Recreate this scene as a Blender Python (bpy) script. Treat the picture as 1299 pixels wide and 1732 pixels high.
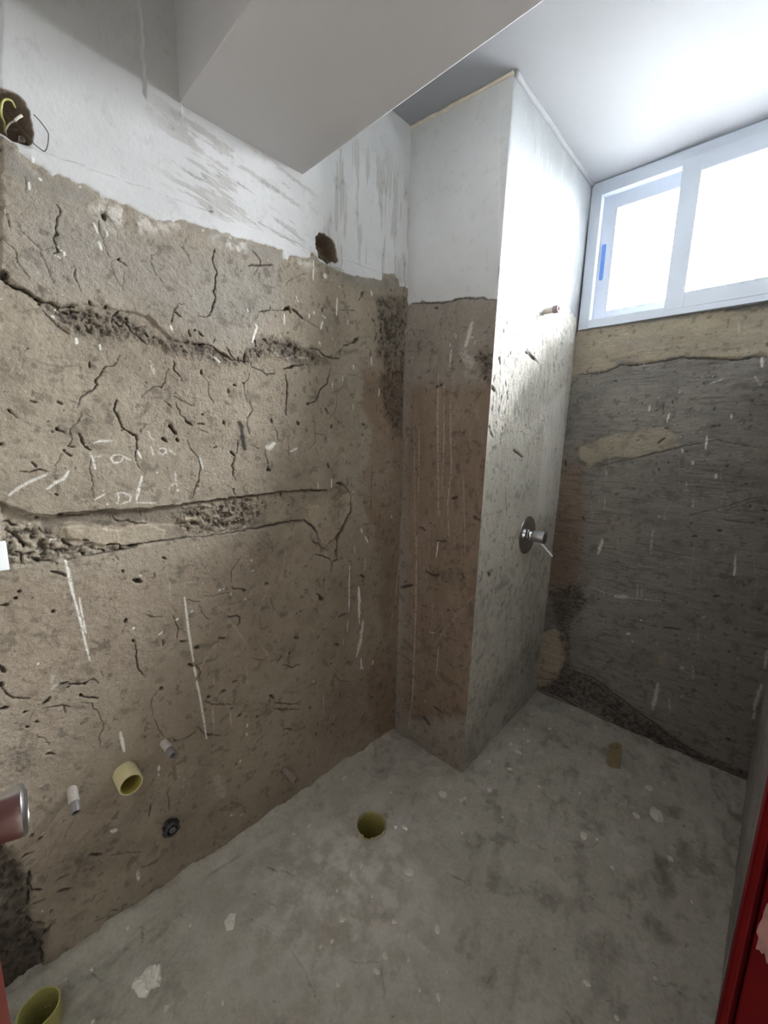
import bpy, bmesh, math, random
import numpy as np
from mathutils import Vector, Matrix

for _o in list(bpy.data.objects):
    bpy.data.objects.remove(_o)
SC = bpy.context.scene
COL = SC.collection

# ------------------------------------------------------------------ camera
cam_d = bpy.data.cameras.new('camera')
cam = bpy.data.objects.new('camera', cam_d)
COL.objects.link(cam)
SC.camera = cam
cam_d.sensor_fit = 'HORIZONTAL'
cam_d.sensor_width = 36.0
cam_d.lens = 694.0828 / 1299.0 * 36.0
cam_d.clip_start = 0.01


def cam_axes(yaw, pitch, roll):
    cy, sy, cp, sp = math.cos(yaw), math.sin(yaw), math.cos(pitch), math.sin(pitch)
    fwd = Vector((-sy * cp, cy * cp, -sp))
    right = Vector((cy, sy, 0))
    up = right.cross(fwd)
    cr, sr = math.cos(roll), math.sin(roll)
    return cr * right + sr * up, -sr * right + cr * up, fwd


_r, _u, _f = cam_axes(0.761958, 0.172140, 0.026427)
_m = Matrix(((_r.x, _u.x, -_f.x), (_r.y, _u.y, -_f.y), (_r.z, _u.z, -_f.z))).to_4x4()
_m.translation = Vector((1.159187, 0.110860, 1.351485))
cam.matrix_world = _m

# ------------------------------------------------------------------ light
world = bpy.data.worlds.new('overcast_sky')
SC.world = world
world.use_nodes = True
bg = world.node_tree.nodes['Background']
bg.inputs[0].default_value = (0.905, 0.94, 1.0, 1)
# overcast sky: three times as bright overhead as at the horizon
_nt = world.node_tree
_tc = _nt.nodes.new('ShaderNodeTexCoord')
_sx = _nt.nodes.new('ShaderNodeSeparateXYZ')
_mr = _nt.nodes.new('ShaderNodeMapRange')
_mr.inputs['From Min'].default_value = 0.0
_mr.inputs['From Max'].default_value = 1.0
_mr.inputs['To Min'].default_value = 9.0
_mr.inputs['To Max'].default_value = 27.0
_nt.links.new(_tc.outputs['Generated'], _sx.inputs[0])
_nt.links.new(_sx.outputs['Z'], _mr.inputs['Value'])
_nt.links.new(_mr.outputs['Result'], bg.inputs[1])

SC.view_settings.view_transform = 'Standard'
SC.view_settings.look = 'None'
SC.view_settings.gamma = 1.0
SC.view_settings.use_curve_mapping = False
SC.view_settings.exposure = 4.15


def portal(name, loc, direction, sx, sy):
    d = bpy.data.lights.new(name, 'AREA')
    d.shape = 'RECTANGLE'
    d.size, d.size_y = sx, sy
    d.cycles.is_portal = True
    o = bpy.data.objects.new(name, d)
    COL.objects.link(o)
    o.location = loc
    o.rotation_euler = Vector(direction).to_track_quat('-Z', 'Y').to_euler()
    return o


# sky portals: they give no light of their own, they only guide the sky sampling
portal('window_sky_portal', (0.79, 2.30, 2.18), (0, -1, 0), 0.86, 0.62)
portal('corridor_sky_portal', (2.00, 1.58, 1.60), (0, -1, 0), 0.16, 1.0)

# marks (cracks c, pits p, dark stains d r, black b for a smear and a hole's painted dark, white drips and chalk w: width in 0.1 mm, points in mm) and zones of each surface
MARKS = {
'L': """
c30 319 1819 319 1809 313 1793 313 1782 309 1768 311 1762 305 1743 305 1732 309 1722 302 1716
c19 225 1783 232 1765 233 1758 235 1746
c18 219 1723 228 1712 239 1703 241 1686 250 1666 257 1656
c16 252 1744 258 1741 270 1732 282 1719 282 1701 288 1687 295 1667 297 1656
c15 282 1719 305 1730
c21 333 1707 335 1685 337 1672 345 1653
c15 386 1817 388 1791 392 1767 404 1742
c16 421 1743 409 1737 404 1724 410 1706 424 1681 422 1668
c14 424 1681 432 1722
c12 267 1850 267 1819
p66 393 1827 401 1821
p68 420 1744 424 1741
p27 423 1739 437 1734
w47 274 1840 272 1826
w48 290 1854 294 1851
w35 282 1888 283 1879
w52 378 1803 384 1783
w53 384 1769 389 1753
w37 309 1735 315 1727
w37 303 1717 312 1712
w38 320 1728 319 1719
w25 359 1868 358 1863
w23 231 1776 232 1770
w40 401 1795 401 1784
p70 212 1647 219 1651 223 1658
p36 218 1642 229 1637 245 1632 260 1628
c17 505 1790 490 1772 487 1759 494 1736 512 1720 527 1700
c18 551 1815 565 1811 577 1794 580 1784
c15 565 1811 575 1848
c35 647 1837 639 1807 647 1782 648 1774 644 1747 640 1729 646 1719 637 1697 625 1672 608 1662 593 1660
c27 755 1869 778 1852 781 1838
c48 740 1823 781 1836 799 1845 821 1847
c19 781 1836 760 1814 753 1794
c24 563 1681 546 1680 536 1665 532 1654 528 1629
p38 532 1656 539 1655 554 1650
c42 766 1709 786 1715 805 1721 807 1731
c21 807 1721 879 1741
p72 856 1736 874 1740
c21 766 1706 758 1682
w69 757 1673 763 1666 757 1654 745 1621
w60 525 1623 528 1612
w45 855 1722 855 1693
w46 617 1872 617 1869
w34 734 1711 737 1702
w52 804 1857 805 1857
w56 966 1907 964 1846
w60 1061 1819 1059 1763
w78 1001 1733 992 1706
w54 855 1723 854 1692
w46 898 1786 907 1768
w57 965 1756 966 1746
w47 948 1744 947 1730
w64 1220 1883 1225 1867
w60 1071 1859 1073 1856
w71 1417 1790 1421 1774
w78 985 1666 994 1653
w116 1014 1880 1011 1867
w39 1037 1869 1038 1868
w44 1233 1660 1236 1629
w64 1143 1616 1145 1611
w39 999 1751 1016 1744
w41*0.7 1107 1760 1110 1746
p91 857 1735 873 1742 877 1731
p55 885 1746 900 1736 923 1725
c23 923 1725 949 1716 985 1710
c20 860 1805 869 1820 897 1837 938 1859
p74 1186 1874 1170 1850
c25 1170 1850 1157 1831
p87 1225 1789 1236 1780
c26 1236 1780 1249 1763
c23 1071 1784 1146 1797
p39 1002 1773 1002 1759
p84 1145 1704 1164 1709 1140 1691
c33 1140 1691 1092 1672 1077 1643
p73 866 1671 868 1670
c44 948 1640 985 1639 1008 1628 1037 1623 1082 1630
p67 1324 1914 1327 1909
p68 1346 1919 1347 1914
p67 1296 1813 1300 1785
p68 1307 1758 1314 1735
p66 1249 1747 1253 1715
p66 1227 1683 1230 1663
p82 212 1652 223 1659
p71 218 1645 223 1640
c54 223 1640 231 1636 245 1633 260 1626 268 1617
p86 264 1625 274 1616
p49 266 1612 271 1611
c41 274 1616 289 1618 302 1616 316 1618 328 1620
p51 307 1607 313 1606
p45 321 1610 336 1610
p53 354 1638 358 1631
p54 383 1634 388 1631
p41 413 1634 403 1617
p39 333 1581 333 1576
p40 354 1607 355 1606
p40 365 1616 369 1605
p33 344 1590 348 1581
c25 273 1602 281 1591 291 1577 306 1571 317 1564
c35 403 1612 413 1597 428 1613 432 1596 442 1587 457 1577 471 1570
p42 427 1625 427 1617
p58 465 1592 472 1585
c29 443 1600 457 1608 474 1609
c30 408 1535 403 1522 392 1507 379 1504 367 1490 358 1474 357 1465 360 1461 346 1448 330 1437 323 1426 318 1418 314 1406
c17 300 1424 311 1420 317 1417
w65 327 1557 327 1544
w41 371 1552 371 1539
w76 289 1595 290 1588
w35 210 1609 210 1608
w24 211 1498 211 1497
w38 294 1609 295 1607
w38 309 1640 309 1639
d54 364 1546 368 1536
p37 239 1521 240 1520
c12 232 1512 240 1519
c12 233 1501 226 1475
c15 211 1470 225 1465
c12 232 1469 225 1454
c13 242 1436 239 1424
d102 268 1426 269 1419
d96 200 1493 202 1483
d64 273 1484 286 1479
d38 252 1499 272 1495 299 1492 327 1502
p40 348 1511 350 1499
c14 397 1441 390 1411
c12 234 1589 254 1598 269 1604
p46 567 1619 572 1606
p62 583 1622 587 1622
p47 593 1623 606 1614
p63 591 1591 609 1593
c41 594 1593 622 1593 634 1591 643 1581 665 1572 685 1566 705 1563 733 1567
c33 666 1597 678 1578 695 1565
c24 638 1618 631 1600
p61 545 1582 549 1577
p52 755 1628 759 1613
p53 779 1638 793 1631
p44 811 1654 815 1642
p43 727 1588 722 1559
p51 702 1575 705 1566
c28 740 1572 745 1553 772 1550 794 1537 824 1547
w88*0.4 475 1532 480 1511 482 1500
w49 634 1565 654 1553
p64 600 1527 602 1516
c19 602 1516 609 1500 617 1492 615 1466 630 1437
c34 528 1537 531 1518 543 1500
c15 543 1500 551 1486
c24 519 1515 509 1504 506 1484 495 1472 476 1468 460 1457 447 1442
c14 433 1502 454 1483
c22 739 1536 731 1516 720 1505 719 1476 725 1461
p69 718 1505 720 1504
p50 673 1486 673 1472
p51 688 1496 692 1494
c26 736 1452 744 1430 727 1406 724 1382 733 1366 729 1359
c25 526 1452 542 1442 555 1434 574 1428
c24 500 1436 516 1428
c27 528 1438 529 1424 538 1407 551 1390 568 1379
d95 551 1396 572 1388
c19 584 1384 602 1382
p49 597 1411 598 1405
c18 599 1409 613 1421
c20 580 1373 595 1363 610 1359
c16 483 1401 476 1389 457 1374 437 1354
p67 652 1392 655 1387
d73 803 1410 808 1396
r93 513 1379 523 1356
d89 475 1461 494 1458
d75 480 1445 498 1445
d107 767 1501 798 1517
d81 623 1551 648 1543
c45 858 1548 866 1525 865 1486 862 1458 858 1423
c56 852 1562 873 1569 894 1578 931 1587
p56 873 1570 890 1576
c29 793 1538 822 1547
c42 1041 1597 1036 1578 1026 1554 1026 1537 997 1517 983 1490 973 1474 941 1464
p78 939 1464 948 1467
c22 961 1429 972 1388 970 1339 953 1316
c20 972 1365 1016 1367
c23 1102 1540 1071 1519 1041 1511
c21 1069 1513 1066 1474 1054 1423
c21 1190 1604 1162 1586 1118 1579
c20 976 1556 992 1532
p73 807 1409 808 1396
c22 812 1389 827 1365 829 1344
p97 900 1404 911 1397
p84 1028 1270 1030 1252
p89 1190 1412 1204 1408
p112 1187 1372 1196 1368
p96 1360 1365 1364 1354
p98 1415 1468 1426 1466
p61 1016 1455 1031 1437
p63 1072 1416 1077 1408
p62 1041 1399 1046 1391
p41 1011 1355 1016 1353
c38 1395 1634 1417 1606 1424 1589
c37 1263 1486 1264 1456
c21 863 1362 870 1290
c19 785 1284 791 1259 800 1251
p56 792 1252 800 1251
w111 787 1324 802 1322 815 1335 821 1333
w77 872 1308 899 1319
w85 1144 1619 1145 1602
w61 1047 1544 1048 1527
w42 1094 1570 1094 1555
w78 988 1665 993 1656
w44 1235 1657 1236 1629
w40 1043 1690 1044 1685
w75 1461 1405 1465 1403
w46 1280 1551 1275 1521
w32*0.7 1141 1480 1144 1460
w100*0.3 1444 1463 1444 1384 1437 1289 1437 1193
w55*0.4 853 1608 874 1606
w56*0.4 865 1596 899 1610
w57*0.4 903 1606 947 1609
w54*0.4 818 1606 837 1599
d116 938 1636 970 1634
d90 818 1635 854 1632
d93 866 1640 904 1647
d126 1102 1652 1161 1669
d182 1306 1738 1344 1754
c37 396 1433 389 1411 397 1385 401 1367 412 1359
p43 400 1360 401 1359
c61 411 1359 422 1351 431 1349 430 1336
c30 430 1336 425 1296 430 1276 432 1261
c18 436 1357 456 1377
c23 323 1396 314 1373 302 1361 299 1337 291 1320
c16 284 1309 269 1284 262 1272
p53 281 1313 286 1308
p40 286 1306 299 1297
p33 293 1320 303 1318
c14 328 1392 347 1385
p65 274 1360 280 1357
p39 279 1356 289 1353
p39 267 1354 268 1352
p39 261 1373 263 1372
d81 326 1361 330 1351
p41 315 1348 321 1340 321 1322
p41 321 1320 332 1312
c15 186 1389 199 1390
c25 199 1391 209 1384 212 1378
d149 223 1399 231 1393
p38 237 1417 244 1410
p49 202 1391 204 1389
c13 241 1436 239 1422
p39 281 1416 288 1410
p39 290 1400 292 1399
p85 180 1326 183 1323
c33 205 1266 221 1267 235 1270 250 1268
p38 224 1285 235 1275
c16 250 1268 267 1262
d76 211 1298 235 1297
c19 330 1304 330 1254 330 1225 331 1206
p40 259 1216 265 1213
p27 301 1270 302 1268
d111 340 1320 357 1317
w64*0.7 182 1216 201 1233 223 1246 251 1260
w66*0.8 246 1226 261 1239 278 1248 289 1266
w42*0.8 340 1328 354 1333 379 1334
w55*0.9 333 1307 336 1288 340 1268
w42*0.4 340 1296 356 1299
w36*0.9 394 1301 379 1300 372 1292 378 1282 392 1283 400 1296 394 1301
w44*0.9 400 1296 415 1287
w44*0.9 430 1312 439 1291
w42*0.7 332 1195 349 1204 356 1209
w57*0.9 356 1183 359 1182
w44*0.75 378 1182 383 1196 379 1208 394 1208 408 1197 405 1186 385 1180
w45*0.7 462 1322 466 1299
w46*0.7 478 1310 485 1317 496 1316 498 1307 487 1301 478 1310
w47*0.7 504 1313 520 1300
w44*0.7 430 1313 437 1292
w30*0.7 458 1361 463 1344 473 1335
w75 437 1247 426 1211 420 1188
w46*0.7 418 1181 457 1176 465 1177
w61*0.8 473 1256 473 1253
w47*0.7 516 1256 517 1229
w47*0.6 498 1209 501 1219 516 1224 521 1216
w64*0.8 517 1207 523 1204
w66*0.9 574 1205 575 1204
w49*0.8 582 1295 590 1260
w50*0.5 589 1244 597 1250
c28 551 1339 566 1310 582 1288 584 1267 577 1232 564 1192 551 1174
c26 696 1340 689 1297
p69 671 1307 687 1294
c30 682 1289 674 1267 679 1257 676 1241 683 1227
d80 558 1292 560 1289
p42 621 1318 633 1320
p61 489 1345 502 1334
p62 510 1375 526 1352
p63 525 1343 529 1336
p63 548 1391 565 1380
p41 583 1382 602 1380
c24 782 1314 784 1289 791 1272 792 1254
p56 790 1251 798 1250
c18 735 1329 761 1317
d92 806 1408 810 1394
c28 673 1200 683 1179
c17 660 1211 673 1200
w129 783 1324 796 1321 817 1337
w73 712 1079 713 1077
b140 702 1389 709 1363 715 1320
c42 536 1166 579 1168 617 1170 665 1172 738 1173 825 1178
c37 397 1069 450 1072 530 1072 574 1069 668 1067 711 1068 822 1070
p65 178 1007 183 1005
p77 169 994 173 990
p53 199 986 200 985
p51 146 985 157 979
p68 231 947 235 943
p45 376 1012 377 1006
p77 399 981 416 973
w46 399 982 406 979
w46 413 990 418 987
c22 363 1053 370 1040
p54 235 1039 247 1034 263 1023
c32 224 1064 247 1059
c27 247 1059 248 1050
p79 214 1070 219 1061
w69 265 1059 268 1029 270 998 273 966
w50 273 966 280 913 284 859
w36 283 964 285 923 289 881
p50 164 1164 178 1163 183 1156 190 1151
p54 261 1164 271 1165
c27 277 1161 309 1158
p52 225 1163 228 1161
c33 227 1141 231 1125 242 1108
w40*0.6 242 1110 254 1109
p55 265 1109 269 1097 282 1090
w55 286 1089 286 1089
p42 300 1103 313 1099
p84 296 1071 301 1063
p58 336 1072 347 1064
p44 351 1081 377 1078
p59 377 1077 381 1064
p60 394 1071 417 1067
c29 352 1064 386 1066
c30 368 1153 372 1138 399 1135 416 1124 442 1124
c30 430 1158 430 1140
d76 190 1190 202 1184 216 1188
p51 176 1143 184 1129 195 1110 196 1102
p51 184 1094 189 1085 189 1070
c34 262 1061 283 1061 306 1062 338 1063 386 1065 419 1064
c21 195 1169 229 1169 259 1168 334 1168 444 1165
p65 1062 1194 1088 1193 1105 1186
c58 1105 1186 1133 1154 1139 1079 1106 1031 1073 983 1068 936 1073 904 1046 900 1041 862
c54 932 1074 970 1044 980 1018 994 991
c47 960 997 994 974 1025 948
c47 969 945 1015 930 1041 906
p110 1060 942 1068 936
p52 952 1176 1025 1171
p58 844 1179 846 1160
p59 867 1135 871 1129
p65 1009 843 1012 833
p109 993 781 998 766
c28 1012 833 1004 796
p43 973 795 993 785
p84 1026 1271 1030 1255
p56 789 1254 800 1252
w53 1044 1214 1043 1169
w41 983 1203 984 1181
w67 1149 1159 1150 1155
w34*0.5 1150 1144 1151 1083
w35*0.6 1155 948 1156 911
w51 1131 870 1131 764 1130 693
w119 1178 775 1182 751 1186 678
w70 1190 1011 1196 991
w71 1212 975 1228 947
w68 1136 989 1137 988
w84 988 1116 989 1115
w50 1361 1041 1365 1031
w95*0.3 1214 886 1211 835
c30 1269 1228 1247 1227 1243 1160
c31 1243 1132 1244 1073
p95 1190 820 1209 806
p71 1200 799 1203 793
p107 1460 723 1472 710
p69 1204 1113 1207 1108
p69 1203 1140 1204 1138
w103*0.35 1445 1268 1438 1073 1423 994 1425 846 1407 746 1399 643
c21 787 1043 808 982
c43 782 1176 831 1178 896 1179 1031 1170
c43 779 1070 821 1072 868 1075 922 1075
w68 520 904 522 864 526 787 534 699
w78 534 684 539 656
w70 539 638 545 599
w59 539 859 535 853
w58 501 845 493 842
w40 458 820 447 812
w54 393 852 386 850
w62 636 900 631 898
w62 625 898 618 898
w74 727 970 729 968
w56*0.5 736 936 724 933
w54*0.6 655 881 656 874
w37 701 852 701 845
w43 564 925 564 924
w43 573 931 574 930
w49*0.3 485 957 483 902
w46 399 982 407 979
c27 531 889 561 879
c23 559 868 569 840 584 811
c23 565 894 597 885 653 882
c29 657 897 682 887 701 877
p56 693 881 703 876
c22 696 989 671 961 659 945 658 910
c18 641 848 670 844
c27 485 860 493 845 495 828 499 810 495 787
c21 424 878 443 869 462 860
c24 813 837 791 823 801 792 811 777
c19 752 770 751 731 785 732
p46 639 810 679 798 680 777 671 772
p104 541 744 550 737
d88 550 743 590 736 611 740
p54 610 751 629 739
p69 522 698 531 689
c28 538 690 551 659 547 648
c25 720 642 764 615
p56 648 585 663 587
p64 472 1026 478 1021
p83 442 659 449 652
p62 385 821 390 813
c20 390 810 392 767 395 733 404 706
p31 448 991 447 976
p51 502 776 517 772
p58 772 884 782 878
p58 774 819 776 818
p92 401 977 417 973
p33 459 796 459 776
w46 278 922 283 870 287 833 291 797
w36 285 920 287 887 289 871
w87 339 576 342 543 345 512
w54 391 854 386 851
w111*0.35 214 787 220 768 212 757
w34 195 829 195 825
w46 343 718 344 717
w45*0.5 320 715 321 711
w42 195 605 195 604
p77 133 847 136 840 137 829
p65 133 809 132 798
c29 131 796 137 777 145 762 162 757 175 751
d135 176 762 182 762
p78 123 747 134 743
p57 232 761 243 761
c49 244 754 264 746 277 742 284 745
p57 242 748 244 746
p73 275 741 279 736
p73 264 721 270 712
c38 268 712 286 701 301 690
c24 285 746 292 746 303 734
p69 193 725 202 729 209 739
c28 200 714 227 707 244 694
c21 262 698 282 685 292 666 296 656 304 616 303 601 296 588 293 553
p55 175 689 180 686
p54 159 685 164 681
p54 158 721 166 715
p42 202 674 204 673
p29 233 702 233 684
c17 176 656 189 640 198 617
c16 177 712 170 695
p42 190 599 204 588
c17 220 815 210 799
c14 220 815 238 828
d79 179 916 180 916
d69 231 876 236 858
d89 337 874 339 873
d90 347 841 349 841
d82 203 809 204 808
d72 275 785 276 785
d58 286 789 287 788
p39 154 865 154 864
c25 393 814 390 776 393 739 401 710
p76 374 884 372 872
c15 371 869 363 844
c18 310 764 314 747
p66 443 656 447 652
c18 441 651 423 639 416 614 417 579
c27 419 574 444 500
p69 470 478 476 471
c28 476 470 505 467 531 474
p72 539 485 540 482
c29 540 482 554 450 602 420
p90 568 568 580 568
p92 609 567 625 565
p56 650 586 661 587
c29 559 561 589 537 643 509
p57 642 497 646 494
p58 660 460 676 461
p70 727 422 733 417
p61 780 481 788 472
c27 788 449 855 410
c27 787 423 854 388
c20 702 307 724 329 776 354
c18 532 356 573 335
c28 436 326 443 302 444 254
p58 646 293 651 285
p49 396 527 397 524
p51 420 350 421 348
p64 822 172 815 153
d151 558 161 561 159
p34 395 313 391 277
w62 541 636 549 558 560 433
w61 538 660 538 652
w59 694 414 691 403
w59 689 383 690 374
w59 665 297 661 290
w68 424 420 423 406
w51 422 395 422 390
w53 475 352 475 351
w52 474 373 474 371
w53 487 335 488 334
w71*0.5 483 314 484 312
w54*0.5 499 313 500 312
w80*0.6 654 91 668 86
w79*0.6 621 115 635 108
w63*0.6 795 214 797 213
w73*0.3 582 523 583 472
w57*0.3 637 492 638 431
w36*0.3 591 638 589 600
w266*0.2 582 287 595 249 600 199
w51 1131 767 1130 682
w47*0.8 1125 650 1123 598
w107 1182 754 1185 724 1185 637
w48 1183 637 1190 610
w134*0.9 1207 620 1200 572 1194 534 1185 497 1176 468
w87 1199 457 1202 419 1212 402
w49 1195 407 1201 420
w76 1272 418 1265 400
w34*0.5 1005 379 1002 300
w47*0.5 1105 575 1103 551
w67*0.6 958 461 959 451
w43*0.5 962 660 962 647
w57*0.4 1531 383 1538 142 1506 5
w112*0.3 1454 85 1462 93
p87 988 783 998 774 1012 766
p84 904 748 906 745
p62 887 742 894 740
p69 1080 676 1120 678
p103 1044 494 1049 491
p84 1121 466 1136 464
p103 1258 247 1275 247
p114 966 232 969 224
p83 1041 228 1058 227
p69 1063 566 1080 557
p63 879 657 902 651
c34 831 576 868 548 906 544
p61 827 607 814 595
p62 855 610 862 603
p61 776 483 793 458
p61 773 461 775 458
c34 797 439 904 386
c28 805 415 903 365
p67 939 360 949 350
p137 1452 337 1456 335
p110 1411 199 1413 195
p97 1208 664 1209 661
p74 1164 233 1165 229
p54 830 321 863 304
c24 1063 436 1086 401 1134 378
c21 829 468 895 438
p71 145 405 147 400
p57 155 384 165 382
p56 120 353 130 360 145 355
p64 132 315 132 299 128 275 133 259
p58 133 255 147 242
p57 125 254 122 217
p44 129 218 152 209
p65 116 186 122 167 146 144
p59 163 169 159 160
p67 157 133 143 105
p59 122 113 135 79 131 32
p59 116 99 128 87
p60 176 213 203 196
p37 174 243 204 241
p55 246 265 272 248
c26 295 225 320 213 364 179
c34 361 124 392 116 407 118
p53 379 27 412 12 431 10
c32 244 51 262 47
p63 223 18 228 10
p63 196 10 210 2
p62 180 29 181 26
c42 169 3 198 8 240 5 278 1 321 -1
p60 113 9 133 -1 150 2
p58 94 2 94 1
p64 273 125 274 122
p66 297 79 297 77
p33 279 56 297 37
d78 226 135 232 130
d92 220 239 221 239
d78 251 218 252 217
d94 245 175 245 166
d76 220 273 231 256
d100 322 111 323 101
w84 350 126 350 93
w66 144 183 145 182
w96*0.8 297 297 315 289
w44*0.5 174 228 174 227
""",
'A': """
p78 129 1848 143 1848
p113 151 1559 182 1569
p67 215 1581 216 1581
p65 284 1530 286 1530
p62 341 1736 342 1735
p43 250 1644 256 1651
p85 315 1641 320 1641
p63 308 1655 321 1650
p63 328 1664 337 1660
p84 348 1577 360 1584
w149*0.7 293 1774 286 1747 274 1711 271 1693
w88*0.5 202 1716 212 1696 210 1661 209 1630
w64*0.6 282 1724 303 1723
w63*0.4 310 1711 303 1697
w109*0.4 223 1744 228 1732
w343*0.35 259 1672 287 1646 297 1622
w302*0.3 250 1673 277 1670
w258*0.2 272 1609 300 1584
w71*0.5 38 1681 39 1678
c21 343 1525 317 1499
c43 23 1883 59 1878 98 1875 166 1861 202 1861 229 1863 264 1859 327 1849 344 1839 379 1832
w69*0.35 160 1609 165 1476 181 1234 193 1059
w46*0.35 189 1576 201 1349 203 1145
w69*0.3 220 1521 240 1238 231 1115 251 958
w73*0.25 83 1396 91 1090
w49*0.25 55 1446 84 874
w68*0.2 292 1242 324 921
p103 249 1133 272 1146
p95 186 957 236 962
p74 100 1002 133 990
p55 264 1393 287 1386
p100 344 1080 376 1065
d110 354 1121 365 1091
w48 197 957 193 904
p129 9 714 77 741
p129 31 748 37 745
p98 138 819 180 806 210 816
p92 314 846 325 828
b182*0.8 170 155 194 137
p96 258 682 264 679
d210 41 473 77 457
d146 312 332 317 330
p101 213 230 268 217
d197 247 388 289 368
d265 104 128 150 151
d161 359 736 371 698
w57*0.5 88 977 99 616 99 228 80 65
w37*0.6 226 519 221 377
w36 197 957 191 891
w50*0.6 173 558 210 566
w49 190 635 192 633
w137*0.3 30 124 32 120
w52*0.5 168 239 175 222
""",
'B': """
p95 2 1551 34 1536
p94 88 848 109 830
p73 219 1331 320 1296
p54 7 1416 39 1370
p73 312 1429 319 1425
p71 251 1709 349 1692
p53 42 1652 54 1632
p55 107 1578 113 1563
w43 125 1764 140 1691
w45 172 1570 176 1505
w48 241 1253 252 1199
c33 259 1719 397 1682
c31 181 1176 212 1058
c27 403 1836 413 1753
w73*0.6 403 1836 434 1809
p119 104 825 130 849
p102 254 683 237 656
p115 38 822 41 859
p118 573 500 581 491
p74 112 517 117 510
p81 287 312 295 306
d251 176 757 285 761
""",
'K': """
c56 33 1685 158 1689 210 1713 280 1706 438 1719 617 1692 709 1699
w64 349 1532 350 1509
w75 426 1498 421 1462
w72 566 1404 569 1351
w62 489 1353 493 1335
w98 530 1301 533 1286
w96 614 1253 619 1235
w74*0.6 554 1143 559 1107
w53*0.6 427 996 434 872
w114 230 910 219 837
w59 719 942 728 852
w83*0.6 205 1248 214 1213
w56*0.5 216 1115 222 1053
w88 692 1694 699 1658
w69 633 1489 634 1472
w50*0.5 522 1214 527 1177
w70*0.5 547 1610 586 1623
w67*0.5 679 1632 704 1591
w52 443 1055 446 1051
w53 400 1111 402 1106
w68*0.3 607 1833 612 1793
p95 582 1447 586 1445
p91 616 1674 619 1673
p89 397 1369 426 1393
p76 421 1434 423 1430
c33 398 1548 403 1494
p147 137 900 140 899
p120 656 1028 660 1025
p114 776 1092 782 1089
p90 784 1128 789 1124
p100 574 987 589 985
p81 191 1644 205 1643
p81 226 1503 228 1500
p118 19 1247 11 1279
p88 46 1297 48 1294
p93 713 1135 716 1132
p117 130 1008 138 981
c30 133 1244 329 1305 485 1358 597 1387 757 1358
c26 545 1068 781 1186
w56*0.6 196 664 283 651 383 656 502 679
w140*0.8 315 646 373 659
w55*0.6 398 730 409 664
w54*0.5 419 712 425 668
w140 388 483 393 478
w82 432 566 435 563
w70 412 453 415 448
w157*0.6 606 401 616 394
w77*0.6 646 424 656 366
w123*0.7 536 289 534 229 530 154
w131*0.5 624 266 628 264
w80*0.4 583 240 595 175
w95*0.7 865 439 860 343 861 280
w100*0.6 649 651 661 649
w51*0.3 643 604 650 519
w71 724 885 726 851
w70*0.7 863 580 866 501
w83*0.5 480 288 482 287
w86*0.4 401 215 403 214
p124 793 150 809 147
p101 756 168 758 167
p115 267 653 284 645
p98 676 746 687 754
p93 817 735 821 734
p79 517 555 585 570
p102 318 305 326 298
p96 759 633 763 630
p100 715 393 719 389
c114 11 20 126 19 248 -4 360 -18 443 -18 541 -19 635 -32 721 -38 825 -35 885 -3
c62 132 187 271 195 404 141 528 92 642 46 764 12
c56 259 97 371 73 496 37 612 4 719 -16
c51 12 136 88 141 102 133
c52 4 89 92 107
""",
'F': """
c30 150 662 199 694 236 719
d72 206 649 229 649
c18 526 695 580 755 647 696
c18 378 595 443 602 528 587
c22 570 1063 629 1082
w125*0.5 451 627 464 648 470 669
w77*0.5 471 619 469 639
w144*0.45 628 856 656 854
w126*0.35 571 764 588 769
w76*0.4 589 731 582 724
w227*0.3 284 827 355 847 380 856
w295*0.25 289 732 300 775
w201*0.3 344 942 362 998
w208*0.25 352 1047 395 1080
w233*0.4 206 505 230 516
c19 55 335 103 321
d63 75 290 78 292
c19 76 215 114 232
d94 1146 2093 1163 2063
d113 1193 2048 1204 2001
c25 1133 1669 1150 1663
c24 1064 1632 1102 1637
c22 915 1313 932 1311
c20 1089 1265 1117 1261
c18 1131 1241 1161 1239
w136*0.2 763 1101 817 1139 862 1102
w166*0.15 706 1011 755 980
w141*0.35 476 1404 520 1473
w176*0.2 950 1737 961 1720
w214*0.35 469 1715 486 1773
w153*0.3 416 1561 444 1571
w142*0.25 459 1414 533 1488
""",
}
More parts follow.
